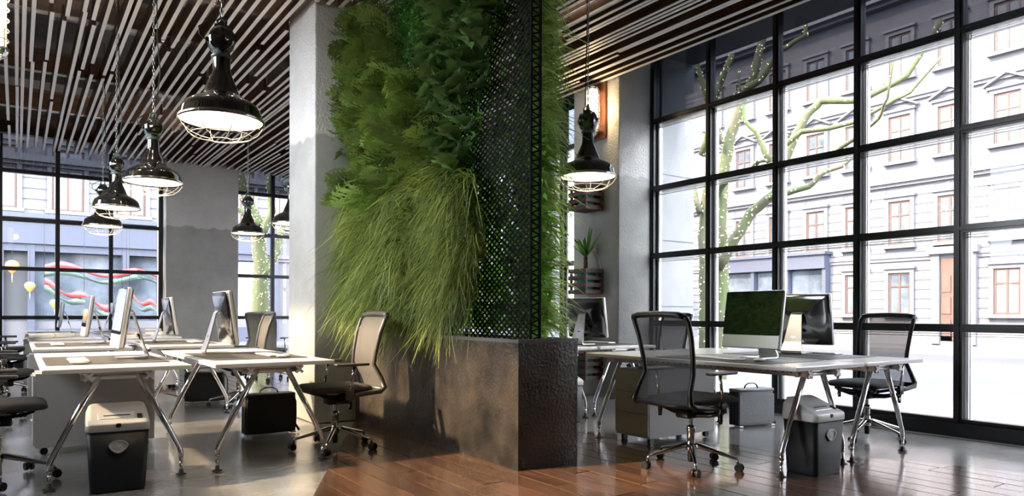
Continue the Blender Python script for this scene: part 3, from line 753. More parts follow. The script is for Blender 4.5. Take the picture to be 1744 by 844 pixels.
# ------------------------------------------------------------------ hanging crates with palms
def crate(label, z0):
    x0, x1, y0, y1 = 5.79, 6.085, 6.66, 7.0; h = .33
    t = thing('slatted_crate', label, 'crate', (0, 0, z0), 0, 'slatted wooden crates hung on the pillar')
    for k in range(4):
        z = .0+k*.088; zz = z+.052
        MB().box(x0, x1, y0, y0+.014, z, zz).build('slat', 'crate', t); MB().box(x0, x1, y1-.014, y1, z, zz).build('slat', 'crate', t)
        MB().box(x0, x0+.014, y0+.014, y1-.014, z, zz).build('slat', 'cratey', t); MB().box(x1-.014, x1, y0+.014, y1-.014, z, zz).build('slat', 'cratey', t)
    for a, c in ((x0+.014, y0+.014), (x1-.044, y0+.014), (x0+.014, y1-.044), (x1-.044, y1-.044)):
        MB().box(a, a+.03, c, c+.03, 0, h-.01).build('corner_post', 'crate', t)
    for k in range(5): MB().box(x0+.012+k*.057, x0+.05+k*.057, y0+.014, y1-.014, .002, .014).build('bottom_slat', 'cratey', t)
    MB().box(x1-.002, 6.1, y0+.1, y1-.1, .08, .2).build('wall_bracket', 'black_frame', t)
    return t
def palm(label, z0, seed, dry=False, trunk=.10, ll=1.0):
    r = random.Random(seed); cx_, cy_ = 5.935, 6.83
    t = thing('potted_palm', label, 'plant', (cx_, cy_, z0+.016), r.uniform(0, 1), 'small palms in the pillar crates')
    b = MB(); b.lathe([(.001, 0), (.09, 0), (.105, .06), (.112, .25), (.1, .25), (.095, .22)], 24); b.build('pot', 'teal', t)
    MB().lathe([(.001, .225), (.098, .222)], 20).build('soil', 'soil', t)
    b = MB(); pr = []
    for i in range(9): pr.append(((.026 if i % 2 else .020)+.006*(1-i/8), .22+trunk*i/8))
    b.lathe(pr+[(.001, .225+trunk)], 12); b.build('trunk', 'palm_trunk', t)
    top = .22+trunk
    def lf(a, L, el, w, m, nm, droop=.7):
        n = 9; vs = []; fs = []; ca, sa = math.cos(a), math.sin(a)
        for i in range(n+1):
            s = i/n; rad = L*s*math.cos(el)*(1-.12*s); z = top-.01+L*math.sin(el)*s-L*droop*s**2.4*math.cos(el*.6)
            ww = w*(math.sin(PI*(.12+.88*s))**.7)*(1 if i < n else .1)
            x_, y_ = ca*(.015+rad), sa*(.015+rad)
            for k in (-1, 0, 1): vs.append((x_-sa*ww*k, y_+ca*ww*k, z+(0 if k else -.3*ww)))
        for i in range(n):
            for k in (0, 1): q = i*3+k; fs.append((q, q+1, q+4, q+3))
        MB().add(vs, fs, 0, True).build(nm, m, t)
    for i in range(19):
        a = i*2.4+r.uniform(-.3, .3); el = r.uniform(.30, 1.30)
        Lf = r.uniform(.36, .50)*ll; cw = math.cos(a+t.rotation_euler.z)
        if cw > 0: el = max(el, math.acos(min(1, .11/(cw*Lf)))) if cw*Lf > .11 else el
        lf(a, Lf, el, .017, 'palm_leaf', 'leaf', r.uniform(.15, .6))
    if dry:
        lf(-1.5-t.rotation_euler.z, .42, .75, .010, 'dry_leaf', 'dry_leaf', 1.35); lf(-1.85-t.rotation_euler.z, .40, .6, .004, 'dry_leaf', 'dry_leaf', .9)
crate('top slatted crate on the pillar, just under the lamp', 2.365); palm('palm in the top crate, spreading behind the lamp', 2.365, 4, trunk=.20)
crate('middle slatted crate on the pillar, in clear view', 1.305); palm('palm with a stubby trunk and one dry leaf, middle crate', 1.305, 9, True, .25)
crate('lowest slatted crate on the pillar, near the floor', .225); palm('palm in the lowest crate, leaves showing round the monitor', .225, 15, trunk=.2, ll=.62)

# ------------------------------------------------------------------ desks
def make_desk(label, loc, group, w=.80, L=2.0):
    t = thing('desk', label, 'desk', loc, 0, group)
    b = MB(); b.bbox(-w/2, w/2, -L/2, L/2, .692, .72, .006, 0); b.build('tabletop', 'white_top', t)
    b = MB(); b.box(-w/2-.0005, w/2+.0005, -L/2-.0005, L/2+.0005, .6935, .7135); b.build('edge_band', 'top_edge', bpy.data.objects[t.children[0].name])
    for x in (-.165, .165):
        b = MB(); b.box(x-.012, x+.012, -L/2+.06, L/2-.06, .642, .690); b.box(x-.022, x+.022, -L/2+.06, L/2-.06, .686, .692)
        rail = b.build('rail', 'alu_paint', t)
        b = MB(); y = -L/2+.12
        while y < L/2-.1: b.cyl((x-.0135, y, .666), (x+.0135, y, .666), .0055, n=6); y += .06
        o = b.build('rail_hole', 'grey_plastic', rail); o['kind'] = 'stuff'
        for sy in (-1, 1):   # cross-shaped end caps
            y = sy*(L/2-.055); b = MB()
            for sg in (1, -1):
                b.box(-.034, .034, -.008, .008, -.0085, .0085, 0, Matrix.Rotation(sg*PI/4, 3, 'Y'), (x, y, .662))
            b.build('cross_cap', 'white_top', rail)
    for sy in (-1, 1):
        yy = sy*(L/2-.13)
        b = MB(); b.tube([(-.2, yy, .655), (.2, yy, .655)], .017, 10); b.box(-.2, .2, yy-.02, yy+.02, .67, .69); b.build('cross_rail', 'alu_paint', t)
        for sx in (-1, 1):
            p = [(sx*.10, yy, .668), (sx*.27, yy, .34), (sx*.345, yy, .185), (sx*.358, yy, .15), (sx*.36, yy, .11)]
            b = MB(); b.tube(p, [.019, .0185, .0175, .017, .016], 12); b.cyl((sx*.36, yy, .115), (sx*.36, yy, .085), .016, .0105); b.cyl((sx*.36, yy, .09), (sx*.36, yy, .02), .0105)
            lg = b.build('leg', 'chrome', t)
            b = MB(); b.lathe([(.034, .002), (.034, .006), (.016, .013), (.013, .035), (.001, .036)], 16, c=(sx*.36, yy, 0)); b.build('foot', 'rubber', lg)
    return t
D = {}
gL = 'white desks in the long double row'; gR = 'white desks beside the street window'
base = make_desk('white desk at the near end, over the black-and-silver shredder', (.52, 5.87, 0), gL)
D['1'] = base
for k, (x, y, lb, gr) in {'2': (1.455, 5.84, 'white desk at the near end, black briefcase below and tan-lit chair at its side', gL),
        '3': (.52, 8.70, 'white desk second from the near end on the shredder side', gL),
        '4': (1.47, 8.74, 'white desk second from the near end, with the column-side briefcase below', gL),
        '5': (.52, 11.58, 'white desk third along, rolled drawings on it', gL),
        '6': (1.47, 11.6, 'white desk third along, stacks of pale books on it', gL),
        '7': (.52, 14.35, 'white desk at the far end by the window, on the armchair-filled side', gL),
        '8': (1.47, 14.35, 'white desk at the far end by the window, beside the plaster pier', gL),
        'r1': (4.40, 3.60, 'white desk with the green-reflecting screen, mesh chair in front', gR),
        'r2': (5.24, 3.60, 'white desk next to the street window, pale shredder at its end', gR),
        'r3': (4.40, 6.34, 'white desk behind the planter with drawer unit near it', gR),
        'r4': (5.24, 6.34, 'white desk by the pillar crates', gR)}.items():
    D[k] = dup(base, (x, y, 0), 0, lb, gr)

# desk mats, keyboards, mice, papers, books
def rotbox(cx_, cy_, w, l, z0, z1, rz): pass
def desk_mat(x, y, w, l, m, lb, gr='desk mats'):
    b = MB(); b.bbox(-w/2, w/2, -l/2, l/2, 0, .004, .03); o = b.build('desk_mat', m, None, (x, y, .7202)); tag(o, lb, 'desk mat', gr)
ZT = .7245
for a in ((.50, 5.69, .70, .96, 'mat_l', 'brown desk mat on the desk over the shredder'), (1.45, 5.68, .68, .98, 'mat_l', 'brown desk mat on the desk over the near briefcase'),
          (.50, 8.55, .70, .96, 'mat_l', 'brown desk mat on the second shredder-side desk'), (1.45, 8.58, .68, .98, 'mat_l', 'brown desk mat on the second column-side desk'),
          (.50, 14.1, .70, .96, 'mat_l', 'brown desk mat on the far window-end desk, shredder side'), (1.45, 14.1, .68, .96, 'mat_l', 'brown desk mat on the far window-end desk, pier side'),
          (4.41, 3.36, .70, 1.0, 'mat_d', 'charcoal desk mat under the green-reflecting screen'), (5.24, 3.40, .68, .98, 'mat_d', 'charcoal desk mat next to the street window'),
          (4.41, 6.10, .70, .96, 'mat_d', 'charcoal desk mat on the desk behind the planter'), (5.22, 6.0, .70, .96, 'mat_l', 'brown desk mat by the pillar crates')):
    desk_mat(*a)
def make_kb(lb, loc, rz):
    t = thing('keyboard', lb, 'keyboard', loc, rz, 'slim keyboards')
    b = MB(); b.bbox(-.057, .057, -.215, .215, .001, .012, .01); b.build('case', 'alu_paint', t)
    b = MB()
    for r in range(6):
        for c in range(15): b.box(-.05+r*.0172, -.0355+r*.0172, -.207+c*.0277, -.184+c*.0277, .012, .015)
    o = b.build('keys', 'keys', t); o['kind'] = 'stuff'
    return t
KB = None
for (x, y, rz, lb) in ((.34, 5.55, 0, 'slim white keyboard on the brown mat over the shredder'), (1.60, 5.56, PI, 'slim white keyboard on the desk over the near briefcase'),
        (.34, 8.45, 0, 'slim white keyboard on the second shredder-side desk'), (1.62, 8.5, PI, 'slim white keyboard on the second column-side desk'),
        (.34, 14.0, 0, 'slim white keyboard on the far shredder-side desk'), (4.24, 3.40, 0, 'slim white keyboard under the green-reflecting screen'),
        (5.53, 3.42, PI, 'slim white keyboard next to the street window'), (5.42, 6.0, PI, 'slim white keyboard by the pillar crates')):
    if KB is None: KB = make_kb(lb, (x, y, ZT), rz)
    else: dup(KB, (x, y, ZT), rz, lb)
mo0 = None
for (x, y, lb) in ((.33, 5.25, 'white mouse beside the keyboard over the shredder'), (1.62, 5.25, 'white mouse on the desk over the near briefcase'), (4.23, 3.03, 'white mouse in front of the green-reflecting screen'), (5.44, 3.78, 'white mouse next to the street window')):
    if mo0 is None:
        mo0 = MB().sphere((0, 0, .013), 1, 16, 8, 0, (.055, .031, .014)).build('mouse', 'keys', None, (x, y, ZT-.001)); tag(mo0, lb, 'mouse', 'white mice')
    else:
        o = mo0.copy(); C.objects.link(o); o.location = (x, y, ZT-.001); o['label'] = lb

def make_monitor(lb, loc, rz):
    """screen faces local -x, base near origin"""
    t = thing('monitor', lb, 'monitor', loc, rz, 'silver all-in-one screens')
    R = Matrix.Translation((0, 0, .30)) @ Matrix.Rotation(math.radians(8), 4, 'Y') @ Matrix.Translation((0, 0, -.30))
    w, z0, z1 = .54, .075, .505
    b = MB(); b.bbox(-.004, .030, -w/2, w/2, z0, z1, .014, 0, 0); b.xf(R); body = b.build('casing', 'alu_paint', t)
    b = MB(); b.bbox(-.006, -.0035, -w/2+.004, w/2-.004, z0+.098, z1-.004, .010, 0, 0); b.xf(R); b.build('screen', 'screen', body)
    rings = []
    for k, (ins, dx) in enumerate(((.004, .030), (.012, .036), (.06, .044), (.15, .056), (.20, .060))):
        pts = []
        y1_, a0, a1 = w/2-ins, z0+ins*.8, z1-ins*.8; c_ = max(.012, ins*.2)
        for (yy, zz) in ((y1_, a0+c_), (y1_, a1-c_), (y1_-c_, a1), (-y1_+c_, a1), (-y1_, a1-c_), (-y1_, a0+c_), (-y1_+c_, a0), (y1_-c_, a0)): pts.append((dx, yy, zz))
        rings.append(pts)
    b = MB(); b.loft(rings); b.xf(R); b.build('back_shell', 'back', body)
    path = [(.060, .335), (.074, .34), (.090, .325), (.150, .10), (.178, .028), (.176, .012), (.160, .006), (-.02, .005)]
    wd = [.045, .045, .048, .075, .088, .089, .09, .09]; rings = []
    for i, (x_, z_) in enumerate(path):
        a = Vector((path[max(i-1, 0)][0], path[max(i-1, 0)][1])); c_ = Vector((path[min(i+1, 7)][0], path[min(i+1, 7)][1])); tn = (c_-a).normalized(); nx, nz = -tn.y*.0045, tn.x*.0045
        rings.append([(x_+nx, -wd[i], z_+nz), (x_+nx, wd[i], z_+nz), (x_-nx, wd[i], z_-nz), (x_-nx, -wd[i], z_-nz)])
    b = MB(); b.loft(rings, smooth=False); st = b.build('stand', 'alu', t)
    b = MB(); b.cyl((.1235, 0, .150), (.1385, 0, .156), .024, n=20); b.build('cable_hole', 'screen', st)
    return t
MON = None
for (x, y, rz, lb) in ((.60, 5.74, 0, 'all-in-one screen seen edge-on over the shredder, tallest in its row'), (1.40, 6.03, PI, 'all-in-one screen with its dark back towards the room, over the near briefcase'),
        (.60, 8.70, 0, 'all-in-one screen on the second shredder-side desk, edge-on'), (1.45, 8.86, PI, 'all-in-one screen on the second column-side desk, back showing'),
        (.60, 14.2, 0, 'small-looking all-in-one screen at the window end, shredder side'), (1.45, 14.45, PI, 'small-looking all-in-one screen at the window end, pier side'),
        (4.47, 3.27, -.10, 'all-in-one screen whose glass reflects green'), (5.44, 3.49, PI+.12, 'all-in-one screen beside the green one, shiny black back showing'),
        (4.45, 5.95, 0, 'all-in-one screen half hidden behind the planted wall'), (5.06, 5.79, PI+.15, 'all-in-one screen with back showing before the pillar crates')):
    if MON is None: MON = make_monitor(lb, (x, y, ZT), rz)
    else: dup(MON, (x, y, ZT), rz, lb)

for (x, y, zo, lb) in ((.34, 10.75, 0, 'long roll of drawings lying on the third desk, thicker one'), (.62, 11.35, 0, 'long roll of drawings lying on the third desk, thinner one')):
    r_ = .035 if x < .5 else .026
    t = thing('paper_roll', lb, 'paper roll', (x, y, .7225), 0)
    MB().lathe([(r_-.006, -.35), (r_, -.35), (r_, .35), (r_-.006, .35), (r_-.006, -.35)], 16).xf(Matrix.Translation((0, 0, r_)) @ Matrix.Rotation(.5+x, 4, 'Z') @ Matrix.Rotation(PI/2, 4, 'Y')).build('sheet', 'paper', t)
    MB().tube([(.05*math.cos(.5+x)+0, .05*math.sin(.5+x), r_)]*1+[(.07*math.cos(.5+x), .07*math.sin(.5+x), r_)], r_+.001, 12).build('rubber_band', 'cover_b', t)
def make_book(lb, loc, rz, w, l, h, m):
    t = thing('book', lb, 'book', loc, rz, 'pale books stacked on the third desk')
    b = MB(); b.box(-w/2, w/2, -l/2, l/2, 0, .003); b.box(-w/2, w/2, -l/2, l/2, h-.003, h); b.box(-w/2, -w/2+.004, -l/2, l/2, .003, h-.003); b.build('cover', m, t)
    MB().box(-w/2+.004, w/2-.005, -l/2+.004, l/2-.004, .003, h-.003).build('pages', 'paper', t)
for si, (x, y, n, nm) in enumerate(((1.28, 11.1, 3, 'shorter stack nearer the paper rolls'), (1.62, 11.3, 4, 'taller stack nearer the pier'))):
    z = .7204
    for k in range(n):
        h = random.choice((.022, .03, .038)); pos = ('bottom', 'second', 'third', 'top')[k if k < n-1 else 3]
        make_book(f'pale book, {pos} of the {nm}', (x+random.uniform(-.02, .02), y+random.uniform(-.02, .02), z), random.uniform(-.3, .3), .21, .28, h, random.choice(('cover_a', 'cover_b'))); z += h+.0003

# ------------------------------------------------------------------ drawer pedestals
def make_ped(lb, loc, rz):
    """drawers face local -x; .80 deep, .38 wide"""
    t = thing('drawer_pedestal', lb, 'drawer unit', loc, rz, 'white mobile drawer units')
    b = MB(); b.box(-.385, .40, -.19, .19, .055, .60); b.build('carcass', 'ped', t)
    for z0, z1 in ((.075, .245), (.249, .415), (.419, .585)):
        d = MB().box(-.400, -.386, -.186, .186, z0, z1).build('drawer', 'ped', t)
        MB().box(-.412, -.400, -.08, .08, z1-.012, z1-.004).build('handle', 'alu', d)
    for x in (-.33, .34):
        for y in (-.15, .15):
            b = MB(); b.cyl((x, y-.016, .0255), (x, y+.016, .0255), .025, n=14); b.box(x-.012, x+.012, y-.01, y+.01, .03, .055); b.build('caster', 'black_plastic', t)
    return t
PED = make_ped('white drawer unit behind the mesh chair by the planter', (4.52, 4.17, 0), 0)
for (x, y, rz, lb) in ((.50, 6.42, 0, 'white drawer unit behind the black-and-silver shredder'), (.50, 9.30, 0, 'white drawer unit under the second shredder-side desk'),
        (.50, 12.2, 0, 'white drawer unit under the desk with rolled drawings'), (1.47, 10.95, PI, 'white drawer unit under the desk with book stacks'), (.50, 14.9, 0, 'white drawer unit at the window end, shredder side')):
    dup(PED, (x, y, 0), rz, lb)

# ------------------------------------------------------------------ office chairs
def make_chair(lb, loc, rz, fm, cm, sm, group, base_rot):
    """faces local +x"""
    t = thing('office_chair', lb, 'chair', loc, rz, group)
    for k in range(5):
        a = base_rot-rz+k*2*PI/5; ca, sa = math.cos(a), math.sin(a)
        b = MB(); b.tube([(ca*r, sa*r, z) for r, z in ((.02, .155), (.06, .150), (.18, .118), (.28, .092), (.305, .086), (.312, .074), (.312, .058))], [.024, .024, .018, .0135, .012, .010, .009], 8, flat=.75); b.build('base_leg', 'dchrome', t)
        cq = a+random.uniform(-.9, .9)+PI/2; dx, dy = math.cos(cq), math.sin(cq)
        b = MB(); cx_, cy_ = ca*.322, sa*.322
        for s_ in (-1, 1): b.cyl((cx_+dx*.008*s_, cy_+dy*.008*s_, .0285), (cx_+dx*.026*s_, cy_+dy*.026*s_, .0285), .028, .026, n=16)
        b.cyl((cx_-dx*.01, cy_-dy*.01, .03), (cx_+dx*.01, cy_+dy*.01, .03), .018, n=10); b.cyl((ca*.312, sa*.312, .03), (ca*.312, sa*.312, .066), .009, n=8)
        b.build('caster', 'black_plastic', t)
    b = MB(); b.lathe([(.001, .04), (.017, .04), (.021, .052), (.021, .11), (.0215, .115)], 18, 1); b.lathe([(.021, .11), (.034, .12), (.036, .16), (.030, .175), (.027, .18), (.027, .25), (.030, .252), (.030, .285), (.018, .29)], 18, 0); b.lathe([(.014, .28), (.014, .40)], 14, 0)
    b.build('gas_lift', ['dchrome', 'black_plastic'], t)
    b = MB(); b.bbox(-.10, .08, -.06, .06, .345, .41, .02); b.tube([(0, -.262, .40), (.0, -.15, .375), (0, 0, .365), (0, .15, .375), (0, .262, .40)], [.016, .021, .025, .021, .016], 8, flat=.9); b.tube([(-.05, .0, .40), (-.16, .02, .43), (-.2, .03, .455)], [.022, .02, .017], 8)
    for s_ in (-1, 1):
        b.tube([(-.02, s_*.258, .33), (-.02, s_*.258, .42)], [.013, .017], 8)
        b.tube([(.03, s_*.04, .395), (.14, s_*.14, .42), (.19, s_*.17, .442)], [.014, .012, .010], 6)
        b.tube([(-.04, s_*.04, .395), (-.14, s_*.19, .43), (-.2, s_*.24, .44)], [.014, .013, .012], 6)
    b.build('tilt_mechanism', 'black_plastic', t)
    # seat cushion
    rings = []
    for x, zt, zb, hw in ((-.235, .470, .455, .17), (-.225, .492, .445, .20), (-.17, .500, .440, .225), (-.05, .502, .438, .235), (.10, .505, .438, .240), (.20, .503, .440, .232), (.245, .490, .444, .215), (.262, .470, .455, .19)):
        pts = []
        for k in range(16):
            a = 2*PI*k/16; ey = abs(math.cos(a))**.55*math.copysign(1, math.cos(a)); ez = abs(math.sin(a))**.6*math.copysign(1, math.sin(a))
            pts.append((x, hw*ey, (zt+zb)/2+(zt-zb)/2*ez))
        rings.append(pts)
    b = MB(); b.loft(rings); b.build('seat', sm, t)
    # back frame
    side = [(.0, .255, .425), (-.14, .262, .44), (-.27, .255, .452), (-.305, .245, .475), (-.285, .225, .55), (-.232, .205, .655), (-.245, .214, .76), (-.275, .224, .90), (-.312, .230, 1.00), (-.335, .220, 1.035)]
    rad = [.015, .018, .021, .021, .018, .017, .0165, .0165, .017, .019]
    b = MB()
    b.tube(side, rad, 8); b.tube([(p[0], -p[1], p[2]) for p in side], rad, 8)
    b.tube([(-.335, .220, 1.035), (-.345, .17, 1.046), (-.35, 0, 1.052), (-.345, -.17, 1.046), (-.335, -.220, 1.035)], .021, 8)
    b.tube([(-.285, .25, .462), (-.298, 0, .458), (-.285, -.25, .462)], .014, 8, flat=1.4)
    b.build('back_frame', fm, t)
    # mesh back, between the side rails
    rows_ = [(-.298, .235, .462), (-.285, .222, .55), (-.232, .203, .655), (-.245, .212, .76), (-.275, .222, .90), (-.312, .228, 1.00), (-.345, .20, 1.045)]
    vs = []; fs = []
    for (x, hw, z) in rows_:
        for k in range(9):
            u = -1+k/4; vs.append((x-.028*(1-u*u), hw*u, z))
    for i in range(len(rows_)-1):
        for k in range(8): q = i*9+k; fs.append((q, q+1, q+10, q+9))
    MB().add(vs, fs, 0, True).build('mesh_back', cm, t)
    for s_ in (-1, 1):
        b = MB(); b.tube([(-.02, s_*.255, .37), (-.02, s_*.262, .44)], [.016, .02], 8); b.bbox(-.045, .02, s_*.27-.014, s_*.27+.014, .40, .475, .01)
        ar = b.build('armrest', fm, t)
        b = MB(); b.tube([(-.012, s_*.272, .46), (-.045, s_*.275, .655)], .0105, 8); b.cyl((-.008, s_*.262, .345), (-.01, s_*.262, .375), .009, n=8); b.build('arm_post', 'dchrome', ar)
        b = MB(); b.bbox(-.16, .11, s_*.272-.035, s_*.272+.035, .655, .675, .018); b.build('arm_pad', 'grey_plastic' if fm == 'black_plastic' else fm, ar)
    return t
gA = 'mesh office chairs beside the street window'; gB = 'mesh office chairs along the long desk row'
CA = make_chair('black mesh office chair, back to us, in front of the green-reflecting screen', (3.80, 3.27, 0), .03, 'black_plastic', 'mesh_cloth', 'seat', gA, math.radians(10.4))
dup(CA, (5.92, 3.18, 0), PI, 'dark mesh office chair facing us from the street window', gA)
dup(CA, (5.93, 5.62, 0), PI-.1, 'dark mesh office chair beside the pillar crates', gA)
CB = make_chair('office chair with tan-lit seat between the near desk and the planter', (2.04, 5.31, 0), PI, 'frame_sunlit', 'mesh_sunlit', 'seat_sunlit', gB, math.radians(22))
dup(CB, (-.10, 5.43, 0), 0, 'office chair cut by the frame edge, seat towards the shredder', gB)
dup(CB, (-.10, 8.30, 0), .05, 'second office chair along the cut-off edge, behind the shredder desk', gB)
dup(CB, (-.10, 11.1, 0), -.05, 'third office chair along the cut-off edge', gB)
dup(CB, (-.10, 13.9, 0), 0, 'fourth office chair along the cut-off edge, by the end window', gB)
dup(CB, (2.06, 8.30, 0), PI-.06, 'office chair at the second column-side desk, before the narrow window', gB)
dup(CB, (3.25, 11.3, 0), .9, 'office chair standing just beside the column edge, before the narrow window', gB)

# ------------------------------------------------------------------ shredders
def shredder(lb, loc, rz, body, lid):
    """front faces local -y"""
    t = thing('paper_shredder', lb, 'shredder', loc, rz)
    def rr_(hx, hy, z, r=.03, n=4, yo=0):
        out = []
        for (sx, sy, a0) in ((1, 1, 0), (-1, 1, 90), (-1, -1, 180), (1, -1, 270)):
            for k in range(n+1):
                a = math.radians(a0+90*k/n); out.append((sx*(hx-r)+r*math.cos(a), sy*(hy-r)+r*math.sin(a)+yo, z))
        return out
    MB().loft([rr_(.142, .112, .002), rr_(.145, .115, .012), rr_(.163, .128, .36)]).build('bin', body, t)
    def slope(b):
        for i, (x, y, z) in enumerate(b.v):
            if z > .405: b.v[i] = (x, y, z+y*.42*min(1, (z-.405)/.05))
        return b
    slope(MB().loft([rr_(.166, .131, .355), rr_(.168, .133, .362), rr_(.168, .133, .395), rr_(.164, .129, .43), rr_(.152, .116, .452, .04), rr_(.135, .10, .458, .04)])).build('lid', lid, t)
    l = t.children[-1]
    slope(MB().bbox(-.105, .09, -.085, -.02, .457, .462, .01)).build('slot_plate', 'alu_paint', l)
    slope(MB().box(-.075, .065, -.057, -.050, .461, .464)).build('paper_slot', 'black_plastic', l)
    slope(MB().bbox(.10, .128, -.09, -.05, .455, .466, .005)).build('switch', 'black_plastic', l)
    b = MB(); b.bbox(-.014, .014, -.1375, -.128, .378, .402, .007, 0, 1); b.build('latch', 'black_plastic', l)
    ro = []; ri = []
    for k in range(28):
        a = 2*PI*k/28; x = math.cos(a)*(.052-.014*max(0, -math.sin(a))); z = math.sin(a)*(.032 if math.sin(a) > 0 else .045)
        ro.append((x, z)); ri.append((x*.82, z*.80))
    yz = lambda z: -(.115+(.128-.115)*(z-.012)/.348)
    b = MB(); b.loft([[(x, yz(.27)-.001, .27+z) for x, z in ro], [(x, yz(.27)-.008, .27+z) for x, z in ro], [(x, yz(.27)-.008, .27+z) for x, z in ri], [(x, yz(.27)-.003, .27+z) for x, z in ri]], caps=False); b.build('viewport_ring', lid, t)
    b = MB(); b.loft([[(x, yz(.27)-.001, .27+z) for x, z in ri], [(x, yz(.27)-.004, .27+z) for x, z in ri]]); b.build('viewport', 'viewport', t)
    return t
shredder('black-and-silver paper shredder under the near desk end', (.50, 4.85, 0), -.06, 'bin_black', 'bin_silver')
shredder('charcoal shredder with a white lid at the street-side desk', (4.375, 2.715, 0), -.03, 'bin_black', 'bin_white')
shredder('shredder just showing past the planter corner', (4.40, 5.40, 0), 0, 'grey_plastic', 'bin_white')

# ------------------------------------------------------------------ briefcases
def make_bag(lb, loc, rz, m):
    """broad face towards local -y"""
    t = thing('briefcase', lb, 'briefcase', loc, rz, 'upright leather briefcases')
    b = MB(); b.bbox(-.205, .205, -.075, .075, .006, .335, .02, 0, 1); b.build('body', m, t)
    b = MB(); b.bbox(-.21, .21, -.085, -.074, .03, .30, .012, 0, 1); b.bbox(-.21, .21, -.086, .07, .325, .352, .012, 0, 0); b.build('flap', m, t)
    for s_ in (-1, 1):
        for k in range(3): MB().bbox(s_*.205-.014, s_*.205+.014, -.06+k*.042, -.03+k*.042, .012, .325, .008).build('gusset_fold', 'leather', t)
        MB().box(s_*.19-.022, s_*.19+.022, -.09, -.02, .0015, .012).build('metal_corner', 'alu_paint', t)
        b = MB(); b.tube([(s_*.15, -.02, .352), (s_*.15, -.02, .30)], .004, 6)
        b.build('buckle', 'alu_paint', t)
    b = MB(); b.tube([(-.08, 0, .35), (-.07, 0, .378), (-.035, 0, .398), (.035, 0, .398), (.07, 0, .378), (.08, 0, .35)], .009, 8, flat=.6); b.build('handle', 'leather', t)
    b = MB(); b.tube([(.215, 0, .33), (.245, .02, .26), (.25, .03, .14), (.235, .0, .06), (.25, -.06, .012)], .011, 6, flat=.3); b.build('strap', 'leather', t)
    return t
BAG = make_bag('black briefcase on the floor under the near column-side desk', (1.815, 6.30, 0), .02, 'leather')
dup(BAG, (1.84, 8.98, 0), -.30, 'black briefcase farther back, below the second column-side desk')
make_bag('grey leather briefcase by the street window, side folds showing', (5.73, 4.20, 0), -.2, 'leather_g')
make_bag('dark briefcase behind the shredder past the planter corner', (4.72, 6.4, 0), .1, 'leather_g')

# ------------------------------------------------------------------ street outside
sempty('ground')
G = MB(); G.box(-60, 90, -60, 100, -.32, -.22); gr = G.build('street', 'asphalt'); gr['kind'] = 'structure'; gr['label'] = 'grey asphalt street outside'
bpy.data.objects.remove(bpy.data.objects['ground'])
b = MB(); b.box(6.85, 10.3, -30, 19.6, -.22, -.10); b.box(-30, 6.85, 16.35, 19.6, -.22, -.10); o = b.build('pavement', 'paving'); o['kind'] = 'structure'; o['label'] = 'pale paving outside the windows'
b = MB(); b.box(24.0, 28.05, -30, 24.9, -.22, -.06); b.box(-30, 28.05, 24.9, 29.1, -.22, -.06); o = b.build('pavement', 'paving'); o['kind'] = 'structure'; o['label'] = 'pale pavement across the street'
pv = bpy.data.objects['pavement']
for yy in np.arange(-4, 16, 1.2):
    MB().box(6.86, 10.28, yy, yy+.012, -.1005, -.098).build('paving_joint', 'asphalt', pv)

